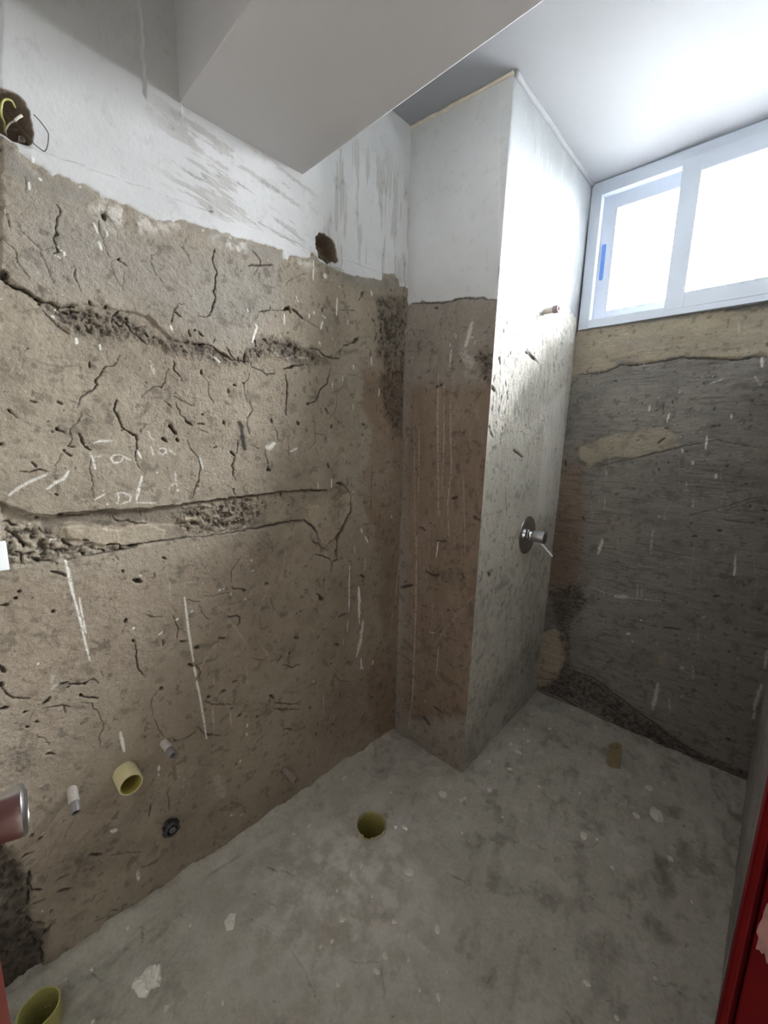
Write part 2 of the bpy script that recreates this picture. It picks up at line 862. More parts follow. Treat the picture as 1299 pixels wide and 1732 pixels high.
ZONES = {
'L': """
paint 237 1904 262 1899 266 1886 283 1880 296 1878 312 1867 325 1875 337 1875 354 1871 375 1872 391 1868 398 1859 430 1864 448 1863 472 1858 490 1857 506 1855 543 1863 559 1874 575 1880 601 1878 631 1882 671 1884 712 1887 739 1889 780 1894 854 1900 855 1877 870 1876 880 1892 889 1897 938 1904 954 1908 957 1926 968 1932 993 1908 1080 1905 1133 1908 1215 1922 1275 1932 1277 1959 1347 1975 1365 1959 1369 1937 1446 1948 1418 2622 1390 3209 279 2327
halfpaint 373 1841 398 1859 448 1863 506 1855 559 1874 561 1860 514 1824 475 1817 437 1801 402 1796 382 1815
halfpaint 630 1863 671 1884 739 1889 742 1841 710 1834 677 1843 637 1849
halfpaint 260 1896 284 1895 312 1867 286 1864 264 1872
halfpaint 857 1876 954 1908 981 1878 903 1869
grey 237 1899 260 1891 286 1870 312 1865 336 1871 375 1868 391 1863 367 1828 330 1819 283 1831 256 1831 232 1846
grey 559 1874 631 1882 739 1889 856 1896 855 1864 783 1851 742 1844 677 1850 630 1856 561 1863
grey 1080 1903 1275 1932 1348 1971 1366 1921 1263 1895 1080 1870
upcoat 237 1904 1448 1968 1457 1793 1359 1741 1267 1735 1149 1708 1042 1626 992 1618 910 1632 836 1637 776 1635 747 1605 691 1564 625 1584 593 1590 527 1589 476 1635 413 1634 356 1631 313 1621 275 1616 255 1626 212 1653
rough 272 1615 313 1621 356 1629 413 1634 467 1606 527 1585 617 1583 619 1559 525 1553 459 1577 373 1561 313 1563 284 1581
rough 543 1614 609 1594 700 1568 776 1640 878 1658 1004 1622 1042 1606 944 1583 834 1592 774 1579 699 1546 615 1552 555 1573
rough 1239 1872 1429 1920 1441 1652 1337 1593 1269 1671 1250 1794
rough 1271 1585 1439 1698 1453 1367 1362 1365 1307 1455
roughlight 532 1021 580 1003 577 956 505 972 492 1004
roughlight 126 657 173 638 168 586 152 580 122 614
roughlight 170 294 235 285 263 234 240 189 197 208
roughlight 640 535 855 424 854 378 739 412 657 475
roughlight 768 661 883 631 907 576 788 578
roughlight 1028 1159 1083 1177 1126 1141 1127 1073 1084 1010 1042 1060
trench 168 1203 227 1168 259 1167 338 1167 444 1163 535 1166 664 1173 825 1178 1031 1172 1069 1189 1126 1152 1138 1076 1104 1026 1069 979 1031 956 1004 967 975 1026 924 1073 822 1067 667 1068 530 1072 420 1064 337 1063 262 1060 227 1057 208 1057 154 1063
smoothtrench 336 1166 444 1162 535 1166 546 1137 513 1108 455 1119 435 1133 394 1119 333 1129 316 1141 272 1146 256 1114 233 1124 231 1161
mortar 271 1137 316 1136 333 1126 381 1116 435 1126 462 1114 490 1099 481 1076 438 1064 359 1076 312 1091 274 1108
mortar 547 1147 587 1153 561 1118 514 1114 527 1136
mortar 782 1158 824 1170 880 1140 891 1099 844 1074 780 1077
mortar 934 1105 964 1137 1042 1165 1091 1187 1132 1152 1138 1079 1106 1030 1069 990 1036 962 1004 967 975 1026
roughtrench 535 1161 664 1168 772 1176 803 1147 759 1085 667 1071 530 1079 513 1108
roughtrench 164 1160 221 1159 268 1105 411 1067 262 1063 208 1058 182 1059 159 1064
lowrough 120 353 130 268 123 169 149 126 142 77 128 18 110 10 19 0 27 360 92 433
greyp 235 1885 489 1841 862 1893 880 1748 737 1587 617 1583 450 1642 356 1631 273 1616 212 1653
greyp 135 869 154 761 168 586 133 434 92 433
""",
'A': """
paint -35 3013 308 2813 387 1831 344 1835 327 1849 264 1859 228 1867 202 1861 166 1861 127 1874 98 1875 73 1888 59 1878 2 1885
rough 327 1679 382 1659 385 1526 347 1581 322 1635
warm 12 1588 394 1563 505 304 36 74
""",
'B': """
paint -78 2489 838 2555 1002 1930 801 1930 646 1960 542 1943 477 1930 442 1940 351 1935 214 1921 148 1944 24 1909
smear 490 1503 721 1640 742 1571 814 1100 738 995 524 1020 509 1283
halfpaint 23 1918 185 1934 477 1932 777 1925 768 1831 418 1792 185 1811 47 1781
halfpaint 45 1663 70 1330 127 1330 123 1675
""",
'K': """
mortarflat -42 1893 685 1870 746 1859 769 1697 708 1707 616 1694 437 1726 279 1713 209 1716 157 1694 33 1685 -17 1669
mortarflat 81 1346 192 1400 314 1430 419 1443 472 1394 485 1358 410 1329 329 1305 205 1289 133 1244 77 1293
warm -16 1278 106 1263 143 1074 153 801 151 630 -45 575 -2 942
warm -9 713 141 749 119 643 3 599
foam -3 347 56 391 99 383 129 354 132 302 119 196 104 131 65 60 16 30 -12 89 -10 226
rough 4 586 149 676 205 579 129 440 155 197 271 195 528 92 712 39 889 46 884 4 676 -18 443 -18 162 22 10 27 102 133 126 252
mortarflat 513 427 550 445 561 400 548 377 522 380
greyp 125 695 859 1099 1001 86 712 39 271 195
""",
}


# ------------------------------------------------------------------ helpers
def struct(o):
    o['kind'] = 'structure'
    return o


def tag(o, label, cat, group=None):
    o['label'] = label
    o['category'] = cat
    if group:
        o['group'] = group
    return o


def empty(name, loc):
    o = bpy.data.objects.new(name, None)
    COL.objects.link(o)
    o.location = loc
    o.empty_display_size = 0.02
    return o


def link_mesh(name, me, mat=None, parent=None, loc=(0, 0, 0), smooth=False):
    if mat is not None and len(me.materials) == 0:
        me.materials.append(mat)
    o = bpy.data.objects.new(name, me)
    COL.objects.link(o)
    o.location = loc
    if parent is not None:
        o.parent = parent
    if smooth:
        me.polygons.foreach_set('use_smooth', [True] * len(me.polygons))
    return o


def from_bm(name, bm, mat=None, parent=None, loc=(0, 0, 0), smooth=False):
    bmesh.ops.recalc_face_normals(bm, faces=bm.faces)
    me = bpy.data.meshes.new(name)
    bm.to_mesh(me)
    bm.free()
    return link_mesh(name, me, mat, parent, loc, smooth)


def bm_box(bm, lo, hi, bevel=0.0):
    r = bmesh.ops.create_cube(bm, size=1.0)
    vs = r['verts']
    for v in vs:
        v.co = Vector([lo[i] + (v.co[i] + 0.5) * (hi[i] - lo[i]) for i in range(3)])
    if bevel > 0:
        es = list({e for v in vs for e in v.link_edges})
        bmesh.ops.bevel(bm, geom=es, offset=bevel, segments=2, affect='EDGES', profile=0.6)
    return bm


def box(name, lo, hi, mat, parent=None, bevel=0.0, loc=(0, 0, 0)):
    return from_bm(name, bm_box(bmesh.new(), lo, hi, bevel), mat, parent, loc)


def frame_of(axis):
    a = Vector(axis).normalized()
    t = Vector((0, 0, 1)) if abs(a.z) < 0.9 else Vector((0, 1, 0))
    e1 = a.cross(t).normalized()
    e2 = a.cross(e1)
    return a, e1, e2


def lathe(name, prof, axis, mat, parent=None, loc=(0, 0, 0), seg=32, smooth=True, jitter=0.0, seed=1, closed=False):
    """prof: list of (along, radius)."""
    rnd = random.Random(seed)
    a, e1, e2 = frame_of(axis)
    bm = bmesh.new()
    rings = []
    for (h, r) in prof:
        if r < 1e-6:
            rings.append([bm.verts.new(a * h)])
        else:
            rings.append([bm.verts.new(a * (h + rnd.uniform(-jitter, jitter)) + (e1 * math.cos(2 * math.pi * k / seg) + e2 * math.sin(2 * math.pi * k / seg)) * r) for k in range(seg)])
    pairs = list(zip(rings[:-1], rings[1:]))
    if closed:
        pairs.append((rings[-1], rings[0]))
    for A, B in pairs:
        if len(A) == 1 and len(B) == 1:
            continue
        for k in range(seg):
            k2 = (k + 1) % seg
            if len(A) == 1:
                bm.faces.new((A[0], B[k], B[k2]))
            elif len(B) == 1:
                bm.faces.new((A[k], B[0], A[k2]))
            else:
                bm.faces.new((A[k], B[k], B[k2], A[k2]))
    o = from_bm(name, bm, mat, parent, loc, False)
    if smooth:
        me = o.data
        me.polygons.foreach_set('use_smooth', [True] * len(me.polygons))
        me.set_sharp_from_angle(angle=math.radians(40))
    return o


def catmull(pts, n=8):
    P = [Vector(p) for p in pts]
    P = [P[0] * 2 - P[1]] + P + [P[-1] * 2 - P[-2]]
    out = []
    for i in range(1, len(P) - 2):
        p0, p1, p2, p3 = P[i - 1], P[i], P[i + 1], P[i + 2]
        for k in range(n):
            t = k / n
            out.append(0.5 * ((2 * p1) + (p2 - p0) * t + (2 * p0 - 5 * p1 + 4 * p2 - p3) * t * t + (3 * p1 - p0 - 3 * p2 + p3) * t ** 3))
    out.append(P[-2])
    return out


def tube(name, pts, r, mat, parent=None, loc=(0, 0, 0), seg=8, n=6, smooth_path=True):
    P = catmull(pts, n) if smooth_path else [Vector(p) for p in pts]
    bm = bmesh.new()
    rings = []
    e1 = None
    for i, p in enumerate(P):
        d = (P[min(i + 1, len(P) - 1)] - P[max(i - 1, 0)]).normalized()
        if e1 is None:
            _, e1, _ = frame_of(d)
        e1 = (e1 - d * e1.dot(d)).normalized()
        e2 = d.cross(e1)
        rings.append([bm.verts.new(p + (e1 * math.cos(2 * math.pi * k / seg) + e2 * math.sin(2 * math.pi * k / seg)) * r) for k in range(seg)])
    for A, B in zip(rings[:-1], rings[1:]):
        for k in range(seg):
            bm.faces.new((A[k], A[(k + 1) % seg], B[(k + 1) % seg], B[k]))
    bm.faces.new(rings[0])
    bm.faces.new(rings[-1])
    return from_bm(name, bm, mat, parent, loc, True)


# ------------------------------------------------------------------ materials
def mat_simple(name, col, rough=0.6, metal=0.0, noise=0.0, scale=40.0, bump=0.0, coat=0.0):
    m = bpy.data.materials.new(name)
    m.use_nodes = True
    nt = m.node_tree
    p = nt.nodes['Principled BSDF']
    p.inputs['Roughness'].default_value = rough
    p.inputs['Metallic'].default_value = metal
    p.inputs['Coat Weight'].default_value = coat
    p.inputs['Base Color'].default_value = (*col, 1)
    if noise or bump:
        tc = nt.nodes.new('ShaderNodeTexCoord')
        nz = nt.nodes.new('ShaderNodeTexNoise')
        nz.inputs['Scale'].default_value = scale
        nz.inputs['Detail'].default_value = 6
        nt.links.new(tc.outputs['Object'], nz.inputs['Vector'])
        if noise:
            mx = nt.nodes.new('ShaderNodeMix')
            mx.data_type = 'RGBA'
            mx.inputs['A'].default_value = (*[c * (1 - noise) for c in col], 1)
            mx.inputs['B'].default_value = (*[min(1, c * (1 + noise)) for c in col], 1)
            nt.links.new(nz.outputs['Fac'], mx.inputs['Factor'])
            nt.links.new(mx.outputs['Result'], p.inputs['Base Color'])
        if bump:
            b = nt.nodes.new('ShaderNodeBump')
            b.inputs['Strength'].default_value = bump
            b.inputs['Distance'].default_value = 0.002
            nt.links.new(nz.outputs['Fac'], b.inputs['Height'])
            nt.links.new(b.outputs['Normal'], p.inputs['Normal'])
    return m


def mat_plaster(name, base, base2, paint=(0.55, 0.56, 0.55), grain=1.0, rough=0.88):
    """bare plaster; paint, drips, mortar, stains come in by the vertex masks, grain by noise nodes."""
    m = bpy.data.materials.new(name)
    m.use_nodes = True
    nt = m.node_tree
    L = nt.links.new
    p = nt.nodes['Principled BSDF']
    p.inputs['Roughness'].default_value = rough
    p.inputs['Specular IOR Level'].default_value = 0.3
    tc = nt.nodes.new('ShaderNodeTexCoord')

    def noise(scale, detail=5, rgh=0.6):
        n = nt.nodes.new('ShaderNodeTexNoise')
        n.inputs['Scale'].default_value = scale
        n.inputs['Detail'].default_value = detail
        n.inputs['Roughness'].default_value = rgh
        L(tc.outputs['Object'], n.inputs['Vector'])
        return n.outputs['Fac']

    def attr(n):
        a = nt.nodes.new('ShaderNodeAttribute')
        a.attribute_name = n
        s = nt.nodes.new('ShaderNodeSeparateColor')
        L(a.outputs['Color'], s.inputs['Color'])
        return s.outputs['Red'], s.outputs['Green'], s.outputs['Blue'], a.outputs['Alpha']

    def mix(fac, A, B):
        x = nt.nodes.new('ShaderNodeMix')
        x.data_type = 'RGBA'
        if isinstance(fac, float):
            x.inputs['Factor'].default_value = fac
        else:
            L(fac, x.inputs['Factor'])
        for s, v in (('A', A), ('B', B)):
            if isinstance(v, tuple):
                x.inputs[s].default_value = (*v, 1)
            else:
                L(v, x.inputs[s])
        return x.outputs['Result']

    def ramp(v, a, b):
        r = nt.nodes.new('ShaderNodeMapRange')
        r.inputs['From Min'].default_value = a
        r.inputs['From Max'].default_value = b
        L(v, r.inputs['Value'])
        return r.outputs['Result']

    pa, wh, di, gr = attr('masks_a')
    mo, wa, to, bl = attr('masks_b')
    c = mix(ramp(noise(5, 6), 0.35, 0.65), base, base2)
    gp = tuple(0.30 * x + 0.70 * y for x, y in zip(base, (0.36, 0.345, 0.31)))
    c = mix(gr, c, gp)
    c = mix(mo, c, (0.49, 0.425, 0.31))
    c = mix(wa, c, (0.27, 0.185, 0.12))
    c = mix(ramp(noise(90, 4, 0.7), 0.25, 0.8), mix(0.32, c, (0.05, 0.045, 0.035)), c)
    c = mix(ramp(to, 0.5, 1.0), c, (0.40, 0.36, 0.29))
    c = mix(ramp(to, 0.5, 0.0), c, (0.085, 0.068, 0.05))
    c = mix(pa, c, mix(ramp(noise(9, 4), 0.3, 0.7), paint, tuple(x * 0.93 for x in paint)))
    c = mix(di, c, (0.05, 0.041, 0.031))
    c = mix(bl, c, (0.012, 0.011, 0.013))
    c = mix(wh, c, (0.74, 0.72, 0.66))
    L(c, p.inputs['Base Color'])
    b = nt.nodes.new('ShaderNodeBump')
    b.inputs['Strength'].default_value = 0.9 * grain
    b.inputs['Distance'].default_value = 0.003
    add = nt.nodes.new('ShaderNodeMath')
    add.operation = 'ADD'
    L(noise(120, 6, 0.75), add.inputs[0])
    L(noise(420, 3, 0.6), add.inputs[1])
    one = nt.nodes.new('ShaderNodeMath')
    one.operation = 'MULTIPLY_ADD'
    L(pa, one.inputs[0])
    one.inputs[1].default_value = -0.85
    one.inputs[2].default_value = 1.0
    mul = nt.nodes.new('ShaderNodeMath')
    mul.operation = 'MULTIPLY'
    L(add.outputs[0], mul.inputs[0])
    L(one.outputs[0], mul.inputs[1])
    L(mul.outputs[0], b.inputs['Height'])
    L(b.outputs['Normal'], p.inputs['Normal'])
    return m


# ------------------------------------------------------------------ noise and masks
def lattice(seed):
    return np.random.RandomState(seed).rand(256, 256).astype(np.float32)


def vnoise(x, y, seed):
    g = lattice(seed)
    xi = np.floor(x).astype(np.int32)
    yi = np.floor(y).astype(np.int32)
    fx = (x - xi).astype(np.float32)
    fy = (y - yi).astype(np.float32)
    fx = fx * fx * fx * (fx * (fx * 6 - 15) + 10)
    fy = fy * fy * fy * (fy * (fy * 6 - 15) + 10)
    x0, x1, y0, y1 = xi & 255, (xi + 1) & 255, yi & 255, (yi + 1) & 255
    a = g[x0, y0] * (1 - fx) + g[x1, y0] * fx
    b = g[x0, y1] * (1 - fx) + g[x1, y1] * fx
    return a * (1 - fy) + b * fy


def fbm(x, y, octv, seed, gain=0.5):
    s = 0
    amp, tot = 1.0, 0.0
    for k in range(octv):
        s = s + amp * vnoise(x * 2 ** k + 17.3 * k, y * 2 ** k + 9.1 * k, seed + k)
        tot += amp
        amp *= gain
    return s / tot


def sstep(a, b, x):
    t = np.clip((x - a) / (b - a), 0, 1)
    return t * t * (3 - 2 * t)


class Field:
    """height and masks of one plastered surface over its own (u, v) in metres."""
    MASKS = ('paint', 'white', 'dirt', 'grey', 'mortar', 'warm', 'tone', 'black')

    def __init__(self, u0, u1, v0, v1, du, seed, ucoarse=None, vcoarse=None):
        def axis(a, b, coarse):
            if coarse is None:
                return np.linspace(a, b, int(round((b - a) / du)) + 1)
            lo, hi, st = coarse                      # fine only between lo and hi
            parts = []
            if lo > a:
                parts.append(np.arange(a, lo - st * 0.5, st))
            parts.append(np.arange(max(lo, a), min(hi, b) - du * 0.5, du))
            if hi < b:
                parts.append(np.arange(hi, b - st * 0.5, st))
            parts.append(np.array([b]))
            return np.concatenate(parts)
        self.u = axis(u0, u1, ucoarse).astype(np.float32)
        self.v = axis(v0, v1, vcoarse).astype(np.float32)
        self.nu, self.nv = len(self.u), len(self.v)
        self.U, self.V = np.meshgrid(self.u, self.v, indexing='ij')
        self.du, self.seed = du, seed
        self.h = np.zeros_like(self.U)
        for k in self.MASKS:
            setattr(self, k, np.zeros_like(self.U))
        self.tone += 0.5
        self.wu = self.U + (fbm(self.U * 60, self.V * 60, 3, seed + 90) - 0.5) * 0.009
        self.wv = self.V + (fbm(self.U * 60, self.V * 60, 3, seed + 95) - 0.5) * 0.009
        self.rough = np.zeros_like(self.U)

    def win(self, x0, x1, y0, y1, pad):
        i0 = max(0, np.searchsorted(self.u, x0 - pad))
        i1 = min(self.nu, np.searchsorted(self.u, x1 + pad))
        j0 = max(0, np.searchsorted(self.v, y0 - pad))
        j1 = min(self.nv, np.searchsorted(self.v, y1 + pad))
        return slice(i0, i1), slice(j0, j1)

    def stroke(self, pts, w, soft=1.0, warp=True, taper=False):
        P = np.array(pts, np.float32).reshape(-1, 2)
        pad = w + 0.012
        s = self.win(P[:, 0].min(), P[:, 0].max(), P[:, 1].min(), P[:, 1].max(), pad)
        X, Y = (self.wu[s], self.wv[s]) if warp else (self.U[s], self.V[s])
        if X.size == 0:
            return s, X
        d = np.full(X.shape, 9.0, np.float32)
        seg = np.hypot(*(P[1:] - P[:-1]).T)
        tot = float(seg.sum()) + 1e-9
        run = 0.0
        for (ax, ay), (bx, by), sl in zip(P[:-1], P[1:], seg):
            dx, dy = bx - ax, by - ay
            l2 = dx * dx + dy * dy + 1e-12
            t = np.clip(((X - ax) * dx + (Y - ay) * dy) / l2, 0, 1)
            e = np.hypot(X - ax - t * dx, Y - ay - t * dy)
            if taper:
                p = (run + t * sl) / tot
                e = e / (0.45 + 0.75 * np.sqrt(np.clip(4 * p * (1 - p), 0, 1)))
            d = np.minimum(d, e)
            run += sl
        hw = max(w * 0.42, self.du * 0.22)
        fall = self.du * 0.75 * soft + w * 0.25 * soft
        return s, 1 - sstep(hw - fall * 0.35, hw + fall * 0.65, d)

    def poly(self, pts, warp=True):
        P = np.array(pts, np.float32).reshape(-1, 2)
        s = self.win(P[:, 0].min(), P[:, 0].max(), P[:, 1].min(), P[:, 1].max(), 0.02)
        X, Y = (self.wu[s], self.wv[s]) if warp else (self.U[s], self.V[s])
        d = np.full(X.shape, 9.0, np.float32)
        ins = np.zeros(X.shape, bool)
        for (ax, ay), (bx, by) in zip(P, np.roll(P, -1, 0)):
            dx, dy = bx - ax, by - ay
            t = np.clip(((X - ax) * dx + (Y - ay) * dy) / (dx * dx + dy * dy + 1e-12), 0, 1)
            d = np.minimum(d, np.hypot(X - ax - t * dx, Y - ay - t * dy))
            if abs(dy) > 1e-9:
                ins ^= ((ay > Y) != (by > Y)) & (X < ax + (Y - ay) * dx / dy)
        return s, np.where(ins, d, -d)

    def zones(self, text):
        for ln in text.strip().split('\n'):
            k, *q = ln.split()
            s, sd = self.poly(np.array(q, np.float32) / 1000)
            if sd.size == 0:
                continue
            self.zone(k, s, sd)

    def zone(self, k, s, sd):
        m = sstep(-self.du * 0.6, self.du * 1.2, sd)
        soft = sstep(-0.012, 0.02, sd)
        if k == 'paint':
            self.paint[s] = np.maximum(self.paint[s], m)
            self.h[s] += 0.0016 * sstep(-0.001, 0.004, sd)
        elif k == 'halfpaint':
            n = fbm(self.U[s] * 70, self.V[s] * 70, 4, self.seed + 5)
            self.white[s] = np.maximum(self.white[s], soft * sstep(0.35, 0.7, n) * 0.62)
            self.h[s] += soft * (n - 0.5) * 0.004
        elif k == 'grey':
            self.tone[s] -= 0.07 * soft
            self.grey[s] = np.maximum(self.grey[s], soft)
            self.smooth_zone(s, soft)
        elif k == 'greyp':
            self.grey[s] = np.maximum(self.grey[s], sstep(-0.03, 0.08, sd) * 0.8)
        elif k == 'upcoat':
            self.h[s] += 0.006 * sstep(-0.002, 0.004, sd)
        elif k == 'rough':
            self.rough[s] = np.maximum(self.rough[s], soft)
        elif k == 'roughlight':
            self.rough[s] = np.maximum(self.rough[s], sstep(-0.02, 0.03, sd) * 0.42)
        elif k == 'lowrough':
            self.rough[s] = np.maximum(self.rough[s], soft)
            self.h[s] -= 0.011 * m
            self.grey[s] = np.maximum(self.grey[s], soft * 0.6)
            self.tone[s] -= 0.2 * soft
        elif k == 'trench':
            self.h[s] -= 0.012 * sstep(-0.002, 0.003, sd)
            self.tone[s] -= 0.03 * soft
        elif k == 'smoothtrench':
            self.tone[s] -= 0.22 * m
            self.h[s] -= 0.002 * m
        elif k == 'roughtrench':
            n = fbm(self.U[s] * 75, self.V[s] * 75, 4, self.seed + 6, 0.6)
            self.h[s] += soft * (n - 0.45) * 0.024
            self.dirt[s] = np.maximum(self.dirt[s], soft * sstep(0.5, 0.36, n) * 0.75)
        elif k == 'mortar':
            n = fbm(self.U[s] * 20, self.V[s] * 20, 3, self.seed + 8)
            self.mortar[s] = np.maximum(self.mortar[s], m * (0.6 + 0.5 * (n - 0.3)))
            self.h[s] += 0.0045 * sstep(-0.001, 0.006, sd)
        elif k == 'foam':
            n = fbm(self.U[s] * 14, self.V[s] * 70, 3, self.seed + 9)
            self.mortar[s] = np.maximum(self.mortar[s], m * 0.95)
            self.warm[s] *= 1 - m
            self.h[s] += m * (0.010 + 0.008 * n)
        elif k == 'smear':
            n = fbm(self.U[s] * 40, self.V[s] * 12, 4, self.seed + 5)
            self.white[s] = np.maximum(self.white[s], soft * (0.55 + 0.6 * (n - 0.5)))
            self.h[s] += soft * 0.0015
        elif k == 'mortarflat':
            n = fbm(self.U[s] * 9, self.V[s] * 30, 4, self.seed + 8)
            self.mortar[s] = np.maximum(self.mortar[s], sstep(-0.004, 0.010, sd + (n - 0.5) * 0.03) * (0.4 + 0.7 * n))
            self.h[s] += 0.003 * sstep(-0.002, 0.010, sd) + 0.003 * m * (n - 0.5)
        elif k == 'warm':
            self.warm[s] = np.maximum(self.warm[s], sstep(-0.02, 0.04, sd) * 0.75)

    def smooth_zone(self, s, m):
        self.calm[s] = np.maximum(self.calm[s], m)

    def marks(self, text):
        for ln in text.strip().split('\n'):
            hd, *q = ln.split()
            k = hd[0]
            w, *st = hd[1:].split('*')
            w = float(w) * 1e-4
            st = float(st[0]) if st else 1.0
            q = np.array(q, np.float32) / 1000
            self.mark(k, q, w, st)

    def mark(self, k, q, w, st=1.0):
        if k == 'c':
            s, m = self.stroke(q, w * 0.8, taper=True)
            self.h[s] -= m * min(0.006, 1.0 * w + 0.0006)
            self.dirt[s] = np.maximum(self.dirt[s], m * min(0.9, 0.22 + 220 * w))
        elif k == 'p':
            s, m = self.stroke(q, w * 0.85, taper=True)
            self.h[s] -= m * min(0.008, 1.2 * w)
            self.dirt[s] = np.maximum(self.dirt[s], m * min(0.85, 0.3 + 150 * w))
        elif k == 'd':
            s, m = self.stroke(q, w, soft=2.5)
            self.dirt[s] = np.maximum(self.dirt[s], m * 0.38 * st)
        elif k == 'r':
            s, m = self.stroke(q, w, soft=2.0)
            self.warm[s] = np.maximum(self.warm[s], m * 0.8)
            self.dirt[s] = np.maximum(self.dirt[s], m * 0.4)
        elif k == 'b':  # black smear; on the column front, a hole's dark inside painted flat
            s, m = self.stroke(q, w, soft=1.8)
            self.black[s] = np.maximum(self.black[s], m * 0.85 * st)
        elif k == 'w':
            s, m = self.stroke(q, w * 0.85, soft=0.7 if w < 0.01 else 2.0, warp=w > 0.009, taper=True)
            if m.size == 0:
                return
            n = fbm(self.U[s] * 160, self.V[s] * 160, 3, self.seed + 3, 0.7)
            m = m * (sstep(0.18, 0.38, n) if st > 0.65 else sstep(0.30, 0.55, n))
            self.white[s] = np.maximum(self.white[s], m * st)
            self.h[s] += m * 0.0006 * st

    def scatter(self, rnd, n, kind, wr, lr, umin, umax, vmin, vmax, vertical=False, st=1.0):
        for _ in range(n):
            u, v = rnd.uniform(umin, umax), rnd.uniform(vmin, vmax)
            a = rnd.gauss(math.pi / 2, 0.15) if vertical else rnd.uniform(0, math.pi)
            q = [u, v]
            L = rnd.uniform(*lr)
            k = 1 + int(L / 0.012)
            for _j in range(k):
                u += math.cos(a) * L / k
                v += math.sin(a) * L / k
                a += rnd.gauss(0, 0.1 if vertical else 0.5)
                q += [u, v]
            self.mark(kind, np.array(q, np.float32), rnd.uniform(*wr), st * rnd.uniform(0.6, 1.0))

    def to_mesh(self, name, pos, nrm, mat, keep=None):
        """pos(U, V) -> 3 arrays; nrm: outward direction for the height."""
        X, Y, Z = pos(self.U, self.V)
        co = np.stack([X + nrm[0] * self.h, Y + nrm[1] * self.h, Z + nrm[2] * self.h], -1).reshape(-1, 3).astype(np.float32)
        idx = np.arange(self.nu * self.nv, dtype=np.int32).reshape(self.nu, self.nv)
        q = np.stack([idx[:-1, :-1], idx[1:, :-1], idx[1:, 1:], idx[:-1, 1:]], -1).reshape(-1, 4)
        if keep is not None:
            q = q[keep(self).reshape(-1)]
        # orient towards nrm
        a, b, c = co[q[0, 0]], co[q[0, 1]], co[q[0, 2]]
        if np.dot(np.cross(b - a, c - a), np.array(nrm)) < 0:
            q = q[:, ::-1]
        me = bpy.data.meshes.new(name)
        me.vertices.add(len(co))
        me.vertices.foreach_set('co', co.ravel())
        n = len(q)
        me.loops.add(n * 4)
        me.loops.foreach_set('vertex_index', np.ascontiguousarray(q).ravel())
        me.polygons.add(n)
        me.polygons.foreach_set('loop_start', np.arange(n, dtype=np.int32) * 4)
        me.polygons.foreach_set('loop_total', np.full(n, 4, np.int32))
        me.polygons.foreach_set('use_smooth', np.ones(n, bool))
        for an, ks in (('masks_a', self.MASKS[:4]), ('masks_b', self.MASKS[4:])):
            at = me.attributes.new(an, 'FLOAT_COLOR', 'POINT')
            at.data.foreach_set('color', np.clip(np.stack([getattr(self, k) for k in ks], -1), 0, 1).astype(np.float32).ravel())
        me.update(calc_edges=True)
        me.validate()
        me.materials.append(mat)
        o = bpy.data.objects.new(name, me)
        COL.objects.link(o)
        return struct(o)


def bilinear(B0, B1, T0, T1, u0, u1, v1):
    B0, B1, T0, T1 = map(np.array, (B0, B1, T0, T1))

    def f(U, V):
        a, b = (U - u0) / (u1 - u0), V / v1
        return [(B0[i] * (1 - a) + B1[i] * a) * (1 - b) + (T0[i] * (1 - a) + T1[i] * a) * b for i in range(3)]
    return f


def base_relief(F, big, mid, small, su=1.0, sv=1.0):
    s = F.seed
    calm = 1 - 0.8 * np.clip(F.calm + F.paint, 0, 1)
    F.h += (fbm(F.U * 5, F.V * 5, 3, s + 20) - 0.5) * big
    F.h += (fbm(F.U * 28 * su, F.V * 28 * sv, 3, s + 30) - 0.5) * mid * calm
    F.h += (fbm(F.U * 110 * su, F.V * 110 * sv, 3, s + 40, 0.6) - 0.5) * small * calm
    n = fbm(F.U * 85, F.V * 85, 4, s + 50, 0.65)
    F.h += F.rough * (n - 0.5) * 0.016
    F.dirt = np.maximum(F.dirt, F.rough * sstep(0.50, 0.36, n) * 0.8)
    F.h += (fbm(F.U * 260 * su, F.V * 260 * sv, 2, s + 45, 0.6) - 0.5) * small * 0.8 * calm
    F.tone -= F.rough * 0.24
    F.tone += (fbm(F.U * 4, F.V * 4, 4, s + 60) - 0.5) * 0.30
    F.tone += (fbm(F.U * 30 * su, F.V * 30 * sv, 4, s + 70, 0.6) - 0.5) * 0.26
    bl = fbm(F.U * 45, F.V * 45, 4, s + 80, 0.6)
    F.dirt = np.maximum(F.dirt, sstep(0.64, 0.76, bl) * 0.42 * calm)



# ------------------------------------------------------------------ surface materials
M_LEFT = mat_plaster('brown_wall_plaster', (0.35, 0.30, 0.225), (0.42, 0.365, 0.28))
M_COLUMN = mat_plaster('column_plaster', (0.30, 0.265, 0.22), (0.36, 0.32, 0.27))
M_COLUMN_SIDE = mat_plaster('pale_column_plaster', (0.70, 0.67, 0.57), (0.77, 0.745, 0.645), paint=(0.27, 0.285, 0.29))
M_BACK = mat_plaster('dark_adhesive_plaster', (0.245, 0.23, 0.205), (0.32, 0.30, 0.27), grain=1.2)
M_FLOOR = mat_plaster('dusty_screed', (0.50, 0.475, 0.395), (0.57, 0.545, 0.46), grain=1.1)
M_RIGHT = mat_plaster('grey_plaster', (0.30, 0.285, 0.255), (0.38, 0.36, 0.33))
M_CEIL = mat_simple('ceiling_paint', (0.29, 0.296, 0.305), 0.9, noise=0.02, scale=3, bump=0.03)
M_BEAM = mat_simple('beam_paint', (0.54, 0.535, 0.53), 0.9, noise=0.03, scale=3, bump=0.03)
M_MASONRY = mat_simple('masonry', (0.24, 0.18, 0.14), 0.95, noise=0.25, scale=30, bump=0.6)
